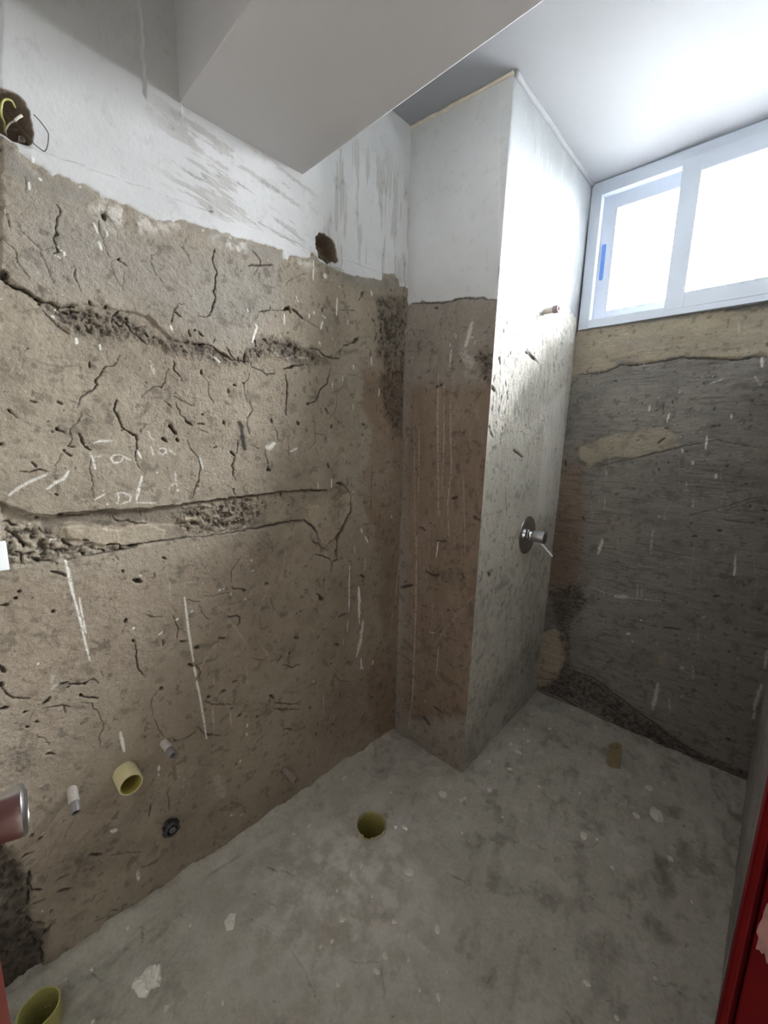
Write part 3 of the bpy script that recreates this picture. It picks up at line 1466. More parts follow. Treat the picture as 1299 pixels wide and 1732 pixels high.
M_FLOOR_STONE = mat_simple('threshold_stone', (0.30, 0.28, 0.25), 0.7, noise=0.1, scale=20)
M_HALL = mat_simple('corridor_paint', (0.66, 0.63, 0.58), 0.9, noise=0.04, scale=4)

ZC = 2.5
P4, P5, P6, P7 = (.02, 1.4193, 0), (.3839, 1.4357, 0), (.3526, 2.2294, 0), (1.2384, 2.2456, 0)
P1, P2, P3, P7T = (-.0009, 1.4165, ZC), (.39, 1.4551, ZC), (.3795, 2.2261, ZC), (1.2384, 2.2456, ZC)


def new_field(*a):
    F = Field(*a)
    F.calm = np.zeros_like(F.U)
    return F


# ------------------------------------------------------------------ left wall
F = new_field(-0.10, 1.428, -0.014, 2.5, 0.00195, 11, (0.04, 2.0, 0.005), (-1.0, 2.03, 0.0045))
F.zones(ZONES['L'])
F.paint = np.maximum(F.paint, sstep(1.93, 1.95, F.wv) * sstep(0.31, 0.27, F.wu))
# trowel marks where the grey filler shows through the white coat
h1 = fbm(F.U * 9, F.V * 62 + F.U * 9, 4, 301, 0.55)
m1 = sstep(0.53, 0.62, h1) * sstep(0.47, 0.60, F.U) * sstep(1.02, 0.93, F.U) * sstep(1.90, 1.93, F.V) * sstep(2.16, 2.11, F.V)
h2 = fbm(F.U * 60, F.V * 7, 4, 331, 0.55)
m2 = sstep(0.54, 0.64, h2) * sstep(0.96, 1.08, F.U) * sstep(2.40, 2.25, F.V) * sstep(1.93, 1.97, F.V)
st = np.clip(m1 + m2, 0, 1)
F.grey = np.maximum(F.grey, st)
F.paint *= 1 - 0.42 * st
F.h += st * 0.0004 * (h1 - 0.5)
base_relief(F, 0.007, 0.0036, 0.0024)
rnd = random.Random(5)
F.scatter(rnd, 620, 'p', (0.0010, 0.0026), (0.0005, 0.005), -0.1, 1.42, 0.02, 1.88)
F.scatter(rnd, 150, 'p', (0.0014, 0.0032), (0.001, 0.006), 1.22, 1.42, 0.9, 1.86)
F.scatter(rnd, 140, 'c', (0.0004, 0.0009), (0.012, 0.05), -0.1, 1.42, 0.05, 1.86)
F.scatter(rnd, 200, 'd', (0.006, 0.016), (0.004, 0.03), -0.1, 1.42, 0.0, 1.8)
F.scatter(rnd, 60, 'w', (0.0010, 0.0016), (0.001, 0.006), -0.1, 1.42, 0.3, 1.85, True, 0.8)
F.scatter(rnd, 26, 'w', (0.003, 0.007), (0.05, 0.16), 0.5, 1.40, 0.2, 1.6, True, 0.22)
F.marks(MARKS['L'])
# ragged brown tint towards the far corner
rag = 0.30 * (fbm(F.U * 6, F.V * 6, 5, 655, 0.55) - 0.5)
F.warm = np.maximum(F.warm, 0.75 * sstep(1.22, 1.27, F.U + rag) * sstep(1.72, 1.62, F.V + rag))
# ragged browner tint over the lower wall
low = sstep(1.06, 1.00, F.V + rag * 0.5)
F.warm = np.maximum(F.warm, 0.27 * low)
# filler strip beside the beam, chased box holes
F.h += 0.004 * sstep(0.500, 0.504, F.wu) * sstep(0.585, 0.58, F.U) * sstep(2.10, 2.115, F.wv)
for poly_, dep in (((246, 1990, 260, 1992, 273, 1989, 282, 1983, 286, 1970, 288, 1952, 290, 1934, 287, 1916, 280, 1907, 269, 1904, 257, 1903, 246, 1910, 238, 1910, 218, 1904, 205, 1938, 215, 1976), 0.045),
                   ((980, 1982, 993, 1998, 1022, 2001, 1049, 1994, 1060, 1983, 1065, 1957, 1068, 1934, 1051, 1922, 1040, 1924, 1017, 1911, 986, 1921, 980, 1938), 0.055)):
    s, sd = F.poly(np.array(poly_, np.float32) / 1000, warp=False)
    sd = sd + (fbm(F.U[s] * 90, F.V[s] * 90, 3, 77) - 0.5) * 0.006
    m = sstep(-0.001, 0.012, sd)
    n = fbm(F.U[s] * 60, F.V[s] * 60, 3, 79)
    F.h[s] = F.h[s] * (1 - m) - m * dep * (0.75 + 0.5 * n)
    e = sstep(-0.002, 0.001, sd)
    for k in ('paint', 'white', 'grey', 'dirt'):
        getattr(F, k)[s] *= 1 - e
    F.warm[s] = np.maximum(F.warm[s], e * 0.6)
    F.tone[s] = F.tone[s] * (1 - e) + e * (0.28 + 0.3 * (n - 0.5))
wall_left = F.to_mesh('wall_left', bilinear((-.010, -.10, 0), P4, (0, -.10, ZC), P1, -.10, 1.42, ZC), (1, 0, 0), M_LEFT)
box('masonry', (-0.20, -0.16, -0.40), (-0.10, 1.50, ZC), M_MASONRY, wall_left)

# ------------------------------------------------------------------ boxed-in column in the corner
F = new_field(-0.006, 0.38, -0.014, 2.5, 0.0027, 21, None, (-1, 1.93, 0.006))
F.zones(ZONES['A'])
F.paint = np.maximum(F.paint, sstep(1.93, 1.95, F.V))
base_relief(F, 0.004, 0.0014, 0.0007, 1.6, 0.5)
rnd = random.Random(8)
F.scatter(rnd, 110, 'p', (0.0016, 0.004), (0.001, 0.006), 0, 0.37, 0.02, 1.84)
F.scatter(rnd, 60, 'p', (0.002, 0.005), (0.003, 0.014), 0, 0.37, 0.02, 1.1)
F.scatter(rnd, 26, 'w', (0.002, 0.006), (0.15, 0.5), 0.02, 0.36, 0.4, 1.4, True, 0.14)
F.scatter(rnd, 30, 'w', (0.0012, 0.002), (0.002, 0.008), 0, 0.37, 0.2, 1.8, True, 0.7)
F.scatter(rnd, 60, 'd', (0.008, 0.02), (0.01, 0.03), 0, 0.37, 0.0, 1.0)
F.scatter(rnd, 40, 'c', (0.0008, 0.0014), (0.012, 0.05), 0, 0.37, 0.05, 1.8)
F.marks(MARKS['A'])
yel = sstep(2.28, 2.50, F.V + 0.25 * (fbm(F.U * 14, F.V * 14, 4, 65) - 0.5)) * 0.35 + 0.3 * sstep(0.05, 0.0, F.U) * sstep(1.88, 1.95, F.V)
F.mortar = np.maximum(F.mortar, yel)
F.paint *= 1 - 0.5 * yel
F.h *= sstep(0.381, 0.368, F.U)
wall_column = F.to_mesh('wall_column_front', bilinear(P4, P5, P1, P2, 0, .38, ZC), (0.06, -1, 0), M_COLUMN)

F = new_field(0.0, 0.796, -0.014, 2.5, 0.0036, 31, None, (-1, 1.98, 0.006))
F.zones(ZONES['B'])
F.paint = np.maximum(F.paint, sstep(1.95, 1.97, F.V))
base_relief(F, 0.004, 0.0030, 0.0020, 1.5, 0.6)
rnd = random.Random(9)
F.scatter(rnd, 220, 'p', (0.0018, 0.005), (0.001, 0.010), 0.01, 0.79, 0.02, 1.86)
F.scatter(rnd, 70, 'p', (0.002, 0.006), (0.006, 0.02), 0.01, 0.14, 0.1, 1.86, True)
F.scatter(rnd, 70, 'c', (0.0008, 0.0016), (0.02, 0.06), 0.01, 0.79, 0.05, 1.86)
F.scatter(rnd, 60, 'w', (0.0015, 0.003), (0.004, 0.03), 0.01, 0.79, 0.3, 1.86, True, 0.7)
F.scatter(rnd, 70, 'd', (0.01, 0.025), (0.01, 0.05), 0.0, 0.79, 0.0, 1.2)
F.marks(MARKS['B'])
upper = sstep(1.47, 1.53, F.V + 0.5 * (fbm(F.U * 6, F.V * 6, 5, 435, 0.55) - 0.5))
F.grey = np.maximum(F.grey, upper * 0.5)
foot = 0.55 * sstep(0.46, 0.22, F.V + 0.45 * (fbm(F.U * 5, F.V * 5, 5, 415, 0.55) - 0.5) - 0.35 * F.U + 0.10)
F.grey = np.maximum(F.grey, foot)
F.tone -= 0.12 * foot
s2 = sstep(0.56, 0.66, fbm(F.U * 30, F.V * 6, 4, 401)) * sstep(1.93, 1.98, F.V)
F.grey = np.maximum(F.grey, s2)
F.paint *= 1 - 0.22 * s2
F.h *= sstep(-0.001, 0.010, F.U)
o = F.to_mesh('wall_column_side', bilinear(P5, P6, P2, P3, 0, .79, ZC), (1, 0.03, 0), M_COLUMN_SIDE)
box('masonry', (0.02, 1.47, 0), (0.325, 2.30, ZC), M_MASONRY, o)
# filler bead where the column meets the ceiling
bead = []
rnd = random.Random(3)
for k in range(31):
    t = k / 30
    bead.append((P2[0] + (P3[0] - P2[0]) * t + 0.004, P2[1] + (P3[1] - P2[1]) * t, ZC - 0.004 + rnd.uniform(-0.002, 0.001)))
struct(tube('trim_1', bead, 0.010, M_CEIL, seg=8, n=2))
bead = []
for k in range(21):
    t = k / 20
    bead.append((P1[0] + (P2[0] - P1[0]) * t, P1[1] + (P2[1] - P1[1]) * t - 0.002, ZC - 0.003 + rnd.uniform(-0.004, 0.001)))
M_BEAD = mat_simple('yellowed_filler', (0.55, 0.50, 0.38), 0.9, noise=0.2, scale=60, bump=0.4)
struct(tube('trim_2', bead, 0.006, M_BEAD, seg=8, n=2))

# ------------------------------------------------------------------ back wall under the window
F = new_field(-0.006, 0.893, -0.014, 1.89, 0.0036, 41)
F.zones(ZONES['K'])
base_relief(F, 0.007, 0.0030, 0.0028, 0.45, 1.9)
comb = fbm(F.U * 7, F.V * 150, 3, 501, 0.6)
patchy = sstep(0.42, 0.62, fbm(F.U * 7, F.V * 9, 4, 511, 0.6))
F.h += (comb - 0.5) * 0.0038 * (0.15 + patchy) * (1 - F.mortar)
F.dirt = np.maximum(F.dirt, sstep(0.36, 0.26, comb) * 0.38 * patchy * (1 - F.mortar))
rnd = random.Random(10)
F.scatter(rnd, 300, 'p', (0.002, 0.0055), (0.001, 0.014), 0, 0.88, 0.02, 1.75)
F.scatter(rnd, 120, 'w', (0.0014, 0.0024), (0.002, 0.016), 0, 0.88, 0.2, 1.8, True, 0.65)
F.scatter(rnd, 22, 'w', (0.002, 0.004), (0.05, 0.2), 0.1, 0.88, 0.5, 1.4, True, 0.25)
F.scatter(rnd, 120, 'd', (0.008, 0.025), (0.01, 0.05), 0, 0.88, 0.0, 1.6)
F.marks(MARKS['K'])
wall_back = F.to_mesh('wall_back', bilinear(P6, P7, P3, P7T, 0, .88, ZC), (0, -1, 0), M_BACK)
box('masonry', (0.325, 2.275, -0.40), (1.34, 2.34, 1.882), M_MASONRY, wall_back)
box('masonry', (1.205, 2.239, 1.885), (1.34, 2.292, ZC), M_CEIL, wall_back)
box('masonry', (0.325, 2.239, 1.882), (0.384, 2.292, ZC), M_CEIL, wall_back)

# ------------------------------------------------------------------ floor
PIPE_A, RA = (0.2885, 1.0007), 0.0545
PIPE_B, RB = (0.108, 0.112), 0.040
F = new_field(-0.04, 1.262, -0.14, 2.268, 0.0035, 51)
F.calm += 0.0
base_relief(F, 0.008, 0.0040, 0.0020, 0.8, 0.8)
tro = fbm(F.U * 26 + F.V * 8, F.V * 9 - F.U * 5, 4, 601, 0.6)
F.h += (tro - 0.5) * 0.010
F.tone = 0.5 + (F.tone - 0.5) * 0.45 + (tro - 0.5) * 0.45
F.dirt *= 0.4
F.dirt *= 0.6
near = np.exp(-(((F.U - 0.36) / 0.28) ** 2 + ((F.V - 0.80) / 0.30) ** 2))  # dust by the pipe, whitened further to paint in the window-lit floor patch
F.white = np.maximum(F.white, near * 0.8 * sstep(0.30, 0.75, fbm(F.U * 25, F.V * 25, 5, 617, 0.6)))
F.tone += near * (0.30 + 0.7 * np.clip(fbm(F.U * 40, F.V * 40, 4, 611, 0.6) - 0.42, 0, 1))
dust = fbm(F.U * 14, F.V * 14, 5, 621, 0.6)
F.white = np.maximum(F.white, sstep(0.60, 0.75, dust) * 0.22)
F.tone -= sstep(0.42, 0.30, dust) * 0.14
# mortar fillet along the left wall and column foot
fil = np.clip(1 - np.clip(F.U - 0.006 - 0.02 * fbm(F.V * 9, F.U * 0 + 2, 3, 641), 0, 9) / 0.045, 0, 1) * sstep(1.45, 1.40, F.V)
F.h += 0.024 * fil ** 1.6 * (0.5 + fbm(F.V * 18, F.U * 18, 3, 631))
rim = np.exp(-((F.U - 0.050 - 0.02 * fbm(F.V * 9, F.U * 0 + 2, 3, 641)) / 0.007) ** 2) * sstep(0.35, 0.6, fbm(F.V * 12, F.U * 30, 3, 645)) * sstep(1.42, 1.38, F.V)
F.h += 0.004 * rim
F.tone += 0.30 * rim
rnd = random.Random(12)
F.scatter(rnd, 90, 'p', (0.0018, 0.004), (0.001, 0.008), 0, 1.24, 0, 2.2)
F.scatter(rnd, 170, 'w', (0.002, 0.005), (0.001, 0.006), 0, 1.24, 0, 2.2, False, 0.5)
F.scatter(rnd, 60, 'w', (0.008, 0.02), (0.004, 0.03), 0.1, 1.2, 0.2, 1.9, False, 0.25)
F.scatter(rnd, 80, 'c', (0.0008, 0.0016), (0.015, 0.06), 0, 1.24, 0, 2.2)
F.scatter(rnd, 20, 'd', (0.008, 0.02), (0.01, 0.03), 0, 1.24, 0, 2.2)
F.marks(MARKS['F'])
dA = np.hypot(F.U - PIPE_A[0], F.V - PIPE_A[1])
dB = np.hypot(F.U - PIPE_B[0], F.V - PIPE_B[1])
F.h = np.where(dA < 0.066, F.h * sstep(0.052, 0.075, dA) - 0.004 * np.exp(-((dA - 0.060) / 0.004) ** 2) * (F.U < PIPE_A[0] + 0.02), F.h)
F.h *= sstep(0.040, 0.055, dB)


def keep_floor(F):
    uc, vc = (F.U[:-1, :-1] + F.U[1:, 1:]) / 2, (F.V[:-1, :-1] + F.V[1:, 1:]) / 2
    return (np.hypot(uc - PIPE_A[0], vc - PIPE_A[1]) > RA - 0.0045) & (np.hypot(uc - PIPE_B[0], vc - PIPE_B[1]) > RB - 0.004)


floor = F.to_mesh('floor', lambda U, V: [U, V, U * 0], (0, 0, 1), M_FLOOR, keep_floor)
FLOOR_H = F


def floor_z(x, y):
    i = int(np.clip(np.searchsorted(FLOOR_H.u, x), 0, FLOOR_H.nu - 1))
    j = int(np.clip(np.searchsorted(FLOOR_H.v, y), 0, FLOOR_H.nv - 1))
    return float(FLOOR_H.h[i, j])


box('screed', (-0.10, -0.16, -0.40), (1.34, 2.36, -0.32), M_MASONRY, floor)

# ------------------------------------------------------------------ right wall, front wall, ceiling, beam
F = new_field(0.0, 1.58, -0.014, 2.5, 0.006, 61)
base_relief(F, 0.004, 0.002, 0.0012)
rnd = random.Random(14)
F.scatter(rnd, 220, 'w', (0.004, 0.010), (0.002, 0.03), 0, 1.58, 0, 1.9, True, 0.6)
F.scatter(rnd, 90, 'p', (0.004, 0.008), (0.001, 0.01), 0, 1.58, 0, 1.9)
F.paint = sstep(1.86, 1.90, F.wv)
wall_right = F.to_mesh('wall_right', bilinear((1.2275, 0.68, 0), P7, (1.2275, 0.68, ZC), P7T, 0, 1.566, ZC), (-1, 0, 0), M_RIGHT)
box('masonry', (1.25, 0.73, -0.40), (1.34, 2.36, ZC), M_MASONRY, wall_right)
box('lintel', (1.234, -0.04, 2.06), (1.34, 0.74, ZC), M_HALL, wall_right)
box('masonry', (1.234, -0.80, -0.40), (1.34, -0.035, ZC), M_HALL, wall_right)
wall_front = struct(box('wall_front', (-0.10, -0.16, -0.40), (1.234, -0.06, ZC), M_HALL))
ceiling = struct(box('ceiling', (-0.20, -0.30, ZC), (1.34, 2.292, ZC + 0.1), M_CEIL))
beam = struct(box('ceiling_beam', (-0.004, 0.575, 2.134), (1.236, 0.930, ZC + 0.002), M_BEAM, None, 0.003))

# unseen corridor outside the door; its sky opening is added for fill light
hall = struct(box('wall_corridor', (2.60, -0.80, 0), (2.70, 1.60, ZC), M_HALL))
box('masonry', (1.34, -0.80, 0), (2.60, -0.70, ZC), M_HALL, hall)
for lo, hi in (((1.34, 1.50, 0), (2.60, 1.60, 1.10)), ((1.34, 1.50, 2.10), (2.60, 1.60, ZC)),
               ((1.34, 1.50, 1.10), (1.92, 1.60, 2.10)), ((2.08, 1.50, 1.10), (2.60, 1.60, 2.10))):
    box('fill_opening_wall', lo, hi, M_HALL, hall)
struct(box('floor_corridor', (1.34, -0.80, -0.10), (2.70, 1.60, 0), mat_simple('corridor_tile', (0.42, 0.37, 0.31), 0.5, noise=0.1, scale=8)))
struct(box('threshold', (1.25, -0.10, -0.40), (1.345, 0.74, -0.004), M_FLOOR_STONE))
struct(box('ceiling_corridor', (1.34, -0.80, ZC), (2.70, 1.60, ZC + 0.1), M_CEIL))

# open ground outside, well below the window
struct(box('ground', (-40, 2.40, -3.2), (40, 60, -3.0), mat_simple('ground_outside', (0.10, 0.10, 0.095), 0.95, noise=0.2, scale=1)))

# ------------------------------------------------------------------ window: frame, two sliding sashes, glass
M_ALU = mat_simple('white_aluminium', (0.56, 0.61, 0.68), 0.35, coat=0.2)
M_SEAL = mat_simple('grey_seal', (0.25, 0.28, 0.33), 0.6)
M_LATCH = mat_simple('blue_latch', (0.10, 0.24, 0.62), 0.4)


def mat_glass():
    m = bpy.data.materials.new('window_glass')
    m.use_nodes = True
    nt = m.node_tree
    nt.nodes.remove(nt.nodes['Principled BSDF'])
    t = nt.nodes.new('ShaderNodeBsdfTransparent')
    t.inputs[0].default_value = (0.96, 0.96, 0.96, 1)
    g = nt.nodes.new('ShaderNodeBsdfGlossy')
    g.inputs['Roughness'].default_value = 0.02
    fr = nt.nodes.new('ShaderNodeFresnel')
    fr.inputs['IOR'].default_value = 1.45
    mx = nt.nodes.new('ShaderNodeMixShader')
    nt.links.new(fr.outputs[0], mx.inputs[0])
    nt.links.new(t.outputs[0], mx.inputs[1])
    nt.links.new(g.outputs[0], mx.inputs[2])
    nt.links.new(mx.outputs[0], nt.nodes['Material Output'].inputs[0])
    return m


M_GLASS = mat_glass()


def ring_frame(name, x0, x1, z0, z1, wl, wr, wb, wt, y0, y1, mat, parent, bevel=0.0015):
    bm = bmesh.new()
    bm_box(bm, (x0, y0, z0), (x0 + wl, y1, z1), bevel)
    bm_box(bm, (x1 - wr, y0, z0), (x1, y1, z1), bevel)
    bm_box(bm, (x0 + wl, y0, z0), (x1 - wr, y1, z0 + wb), bevel)
    bm_box(bm, (x0 + wl, y0, z1 - wt), (x1 - wr, y1, z1), bevel)
    return from_bm(name, bm, mat, parent)


win = struct(empty('window_1', (0.79, 2.25, 1.888)))
win_in = Matrix.Translation((-0.79, -2.25, -1.888))


def in_window(o):
    o.parent = win
    o.matrix_parent_inverse = win_in
    return o


wf = in_window(ring_frame('window_frame', 0.384, 1.206, 1.888, 2.497, 0.046, 0.046, 0.036, 0.054, 2.2135, 2.285, M_ALU, None))
sl = in_window(ring_frame('sash', 0.428, 0.790, 1.922, 2.445, 0.062, 0.060, 0.042, 0.060, 2.248, 2.272, M_ALU, None))
sr = in_window(ring_frame('sash', 0.722, 1.163, 1.911, 2.462, 0.066, 0.064, 0.060, 0.060, 2.212, 2.238, M_ALU, None))
for sash, lo, hi in ((sl, (0.486, 2.258, 1.960), (0.734, 2.262, 2.389)), (sr, (0.784, 2.222, 1.967), (1.103, 2.226, 2.406))):
    box('glass_pane', lo, hi, M_GLASS, sash)
    x0, y0, z0 = lo
    x1, y1, z1 = hi
    ring_frame('glazing_seal', x0 - 0.002, x1 + 0.002, z0 - 0.002, z1 + 0.002, 0.005, 0.005, 0.005, 0.005, y0 - 0.006, y1 + 0.006, M_SEAL, sash, 0.0)
bm = bmesh.new()
n = 16
loop = []
for k in range(n):
    a = 2 * math.pi * k / n
    loop.append((0.4505 + 0.0085 * math.cos(a), 2.174 + (0.067 if math.sin(a) > 0 else -0.067) + 0.0085 * math.sin(a)))
va = [bm.verts.new((x, 2.2455, z)) for x, z in loop]
vb = [bm.verts.new((x, 2.2500, z)) for x, z in loop]
bm.faces.new(va)
for k in range(n):
    bm.faces.new((va[k], va[(k + 1) % n], vb[(k + 1) % n], vb[k]))
la = from_bm('sash_latch', bm, M_LATCH, sl)
la['label'] = 'blue recessed finger pull'
struct(box('trim_3', (0.3845, 2.2120, 2.4965), (1.236, 2.236, 2.5), M_SEAL))

# ------------------------------------------------------------------ door: open leaf with knob, red frame
M_RED = mat_simple('dark_red_paint', (0.075, 0.0015, 0.0025), 0.6, noise=0.25, scale=20, bump=0.1)
M_LEAF = mat_simple('brick_red_paint', (0.055, 0.012, 0.008), 0.5, noise=0.2, scale=14, bump=0.1)
M_STEEL = mat_simple('brushed_steel', (0.45, 0.43, 0.42), 0.3, 1.0)
M_CHROME = mat_simple('chrome', (0.62, 0.62, 0.63), 0.12, 1.0)
M_BARE = mat_simple('bare_primer', (0.20, 0.105, 0.09), 0.8, noise=0.5, scale=60, bump=0.4)

hinge = Vector((1.2215, 0.0303, 0.0))
free = Vector((0.6300, 0.0888, 0.0))
leaf_dir = (free - hinge).normalized()
leaf = struct(empty('door_1', hinge))
leaf.rotation_euler = (0, 0, math.atan2(leaf_dir.y, leaf_dir.x))
LL = (free - hinge).length
# local x runs to the free edge, the room side looks along local -y
box('door_leaf', (0, 0.0, 0.012), (LL, 0.038, 2.03), M_LEAF, leaf, 0.002)
for z0, z1 in ((0.16, 0.92), (1.10, 1.88)):
    ring_frame('panel_moulding', 0.09, LL - 0.10, z0, z1, 0.02, 0.02, 0.02, 0.02, -0.004, 0.0015, M_LEAF, leaf)
kn = lathe('door_knob', [(0, 0.0), (0, 0.026), (0.004, 0.026), (0.006, 0.013), (0.012, 0.013), (0.014, 0.0185), (0.034, 0.0225), (0.0385, 0.0225), (0.0405, 0.0205), (0.0415, 0.0165), (0.0405, 0.0155), (0.0420, 0.0)], (0, -1, 0), M_STEEL, leaf, (LL - 0.062, 0.0, 1.005), 40)
kn['label'] = 'brushed steel door knob'
for z in (0.25, 1.75):
    lathe('hinge', [(0, 0), (0, 0.007), (0.09, 0.007), (0.09, 0)], (0, 0, 1), M_STEEL, leaf, (-0.004, -0.004, z), 12)

M_LEAF.node_tree.nodes['Principled BSDF'].inputs['Specular IOR Level'].default_value = 0.08
M_RED.node_tree.nodes['Principled BSDF'].inputs['Specular IOR Level'].default_value = 0.04
jamb = struct(empty('trim_4', (1.196, 0.66, 0.0)))
box('jamb_face', (0.0, 0.0, 0.0), (0.0078, 0.040, 2.08), M_RED, jamb, 0.002)
box('jamb_groove', (0.0078, 0.012, 0.0), (0.0128, 0.040, 2.08), M_RED, jamb)
box('jamb_stop', (0.0128, 0.004, 0.0), (0.144, 0.070, 2.08), M_RED, jamb, 0.002)
bm = bmesh.new()
rnd = random.Random(21)
pl = []
for k in range(22):
    a = 2 * math.pi * k / 22
    r = 1 + rnd.uniform(-0.22, 0.2)
    pl.append((0.0225 + 0.0085 * r * math.cos(a), 0.845 + 0.038 * r * math.sin(a)))
va = [bm.verts.new((x, 0.0034, z)) for x, z in pl]
vb = [bm.verts.new((x, 0.0045, z)) for x, z in pl]
bm.faces.new(va)
for k in range(22):
    bm.faces.new((va[k], va[(k + 1) % 22], vb[(k + 1) % 22], vb[k]))
pp = from_bm('peeled_paint', bm, M_BARE, jamb)
pp['label'] = 'pinkish bare patch where paint has peeled'
box('jamb_face', (0.0, -0.66, 2.06), (0.0175, 0.04, 2.10), M_RED, jamb, 0.002)

# ------------------------------------------------------------------ pipes and fittings
M_PVC = mat_simple('cream_pvc', (0.46, 0.41, 0.23), 0.45, noise=0.15, scale=50, bump=0.1)
M_PVC_IN = mat_simple('yellow_pvc_inside', (0.30, 0.245, 0.05), 0.5)
M_PIPE = mat_simple('dusty_grey_pipe', (0.40, 0.37, 0.33), 0.7, noise=0.2, scale=80, bump=0.2)
M_PLUG = mat_simple('dark_grey_plug', (0.14, 0.13, 0.12), 0.4, noise=0.2, scale=60)
M_RUST = mat_simple('rusty_pipe', (0.21, 0.175, 0.14), 0.75, noise=0.35, scale=90, bump=0.4)
M_BLACK = mat_simple('black_plastic', (0.022, 0.022, 0.022), 0.45, noise=0.3, scale=60)
M_OLIVE = mat_simple('olive_pvc', (0.34, 0.32, 0.10), 0.45, noise=0.15, scale=30)
M_RIM = mat_simple('dusty_pvc_rim', (0.42, 0.39, 0.28), 0.8, noise=0.15, scale=60)

# cream drain stub in the left wall
t = tag(empty('drain_pipe', (-0.001, 0.3415, 0.4509)), 'wide cream plastic drain stub with yellow open mouth in left wall', 'pipe')
R1 = 0.0285
lathe('pipe_body', [(-0.03, R1), (0.053, R1), (0.055, R1 - 0.001), (0.055, R1 - 0.0042)], (1, 0.0, 0.0), M_PVC, t, seg=40)
lathe('pipe_bore', [(0.055, R1 - 0.0042), (0.0, R1 - 0.0042), (-0.03, R1 - 0.0042), (-0.03, 0.0)], (1, 0, 0), M_PVC_IN, t, seg=40)

# plugged supply stubs
for lab, loc, ax, L, r in (('thin grey plugged water pipe above and right of the cream drain stub', (0.000, 0.4409, 0.4842), (1, 0.05, -0.05), 0.064, 0.0112),
                           ('thin grey plugged water pipe beside the door knob, left of the cream drain stub', (-0.003, 0.2279, 0.4700), (1, -0.05, -0.42), 0.058, 0.0112)):
    t = tag(empty('water_pipe', loc), lab, 'pipe', 'plugged water pipes in the left wall')
    lathe('pipe_body', [(-0.02, r), (L * 0.56, r), (L * 0.56, r * 0.6)], ax, M_PIPE, t, seg=24)
    lathe('plug', [(L * 0.52, r * 0.9), (L * 0.56, r * 0.98), (L * 0.60, r * 1.1), (L * 0.64, r * 1.0), (L - 0.002, r * 1.0), (L, r * 0.85), (L - 0.001, r * 0.55), (L - 0.008, r * 0.5), (L - 0.008, 0)], ax, M_PLUG, t, seg=24)

# rusty stub low on the wall near the corner
t = tag(empty('water_pipe', (0.006, 0.828, 0.1586)), 'small rusty pipe end low on left wall just above the floor near the column', 'pipe')
lathe('pipe_body', [(-0.02, 0.0105), (0.056, 0.0105), (0.058, 0.0085), (0.03, 0.0085), (0.03, 0)], (1, 0.02, 0.0), M_RUST, t, seg=24)
lathe('collar', [(0.045, 0.0105), (0.047, 0.0128), (0.071, 0.0128), (0.073, 0.0112), (0.073, 0.0090), (0.05, 0.0088)], (1, 0.02, 0), M_RUST, t, seg=24)

# black valve spindle below the drain stub
t = tag(empty('stop_valve', (0.0, 0.437, 0.2206)), 'small black round valve end on left wall below the plugged pipe', 'valve')
lathe('valve_body', [(-0.02, 0.0135), (0.022, 0.0135), (0.022, 0)], (1, 0, 0), M_BLACK, t, seg=24)
lathe('valve_ring', [(0.014, 0.0135), (0.016, 0.0215), (0.030, 0.0215), (0.033, 0.019), (0.033, 0.0145), (0.027, 0.0135), (0.024, 0.0135)], (1, 0, 0), M_BLACK, t, seg=24, jitter=0.001)
lathe('valve_spindle', [(0.022, 0.0085), (0.035, 0.0085), (0.036, 0.0065), (0.031, 0.004), (0.031, 0)], (1, 0, 0), M_PLUG, t, seg=12)
for k in range(6):
    a = 2 * math.pi * k / 6
    box('lug', (0.016, -0.004, 0.019), (0.030, 0.004, 0.0245), M_BLACK, t, 0.001).rotation_euler = (a, 0, 0)

# toilet outlet in the floor, with its broken rim
t = tag(empty('floor_drain', (PIPE_A[0], PIPE_A[1], 0.0)), 'large round olive toilet waste pipe set in the floor with chipped rim', 'pipe')


def broken_tube(name, ro, ri, z0, top, mat, parent, seg=72):
    bm = bmesh.new()
    rows = [[], [], [], []]
    for k in range(seg):
        a = 2 * math.pi * k / seg
        c, s = math.cos(a), math.sin(a)
        h = top(a)
        for row, r, z in zip(rows, (ro, ro, ri, ri), (z0, h, h - 0.0005, z0)):
            row.append(bm.verts.new((c * r, s * r, z)))
    for A, B in zip(rows[:-1], rows[1:]):
        for k in range(seg):
            bm.faces.new((A[k], A[(k + 1) % seg], B[(k + 1) % seg], B[k]))
    return from_bm(name, bm, mat, parent)


def top_a(a):
    d = (a - math.radians(-62) + math.pi) % (2 * math.pi) - math.pi
    rnd_ = 0.0012 * math.sin(a * 13) + 0.0008 * math.sin(a * 29 + 1)
    notch = 0.016 if -0.22 < d < 0.26 else 0.0
    return 0.012 + rnd_ - notch


broken_tube('pipe_wall', RA, RA - 0.0034, -0.32, top_a, M_RIM, t)
lathe('pipe_bore', [(0.006, RA - 0.0036), (-0.10, RA - 0.0036), (-0.31, RA - 0.0036), (-0.31, 0)], (0, 0, 1), M_OLIVE, t, seg=48)
t = tag(empty('floor_drain', (PIPE_B[0], PIPE_B[1], 0.0)), 'upright olive pipe end standing by the door at the bottom left of the floor', 'pipe')
broken_tube('pipe_wall', RB, RB - 0.003, -0.32, lambda a: 0.052 + 0.001 * math.sin(5 * a), M_OLIVE, t)
lathe('pipe_bore', [(0.046, RB - 0.0032), (-0.31, RB - 0.0032), (-0.31, 0)], (0, 0, 1), M_OLIVE, t, seg=40)

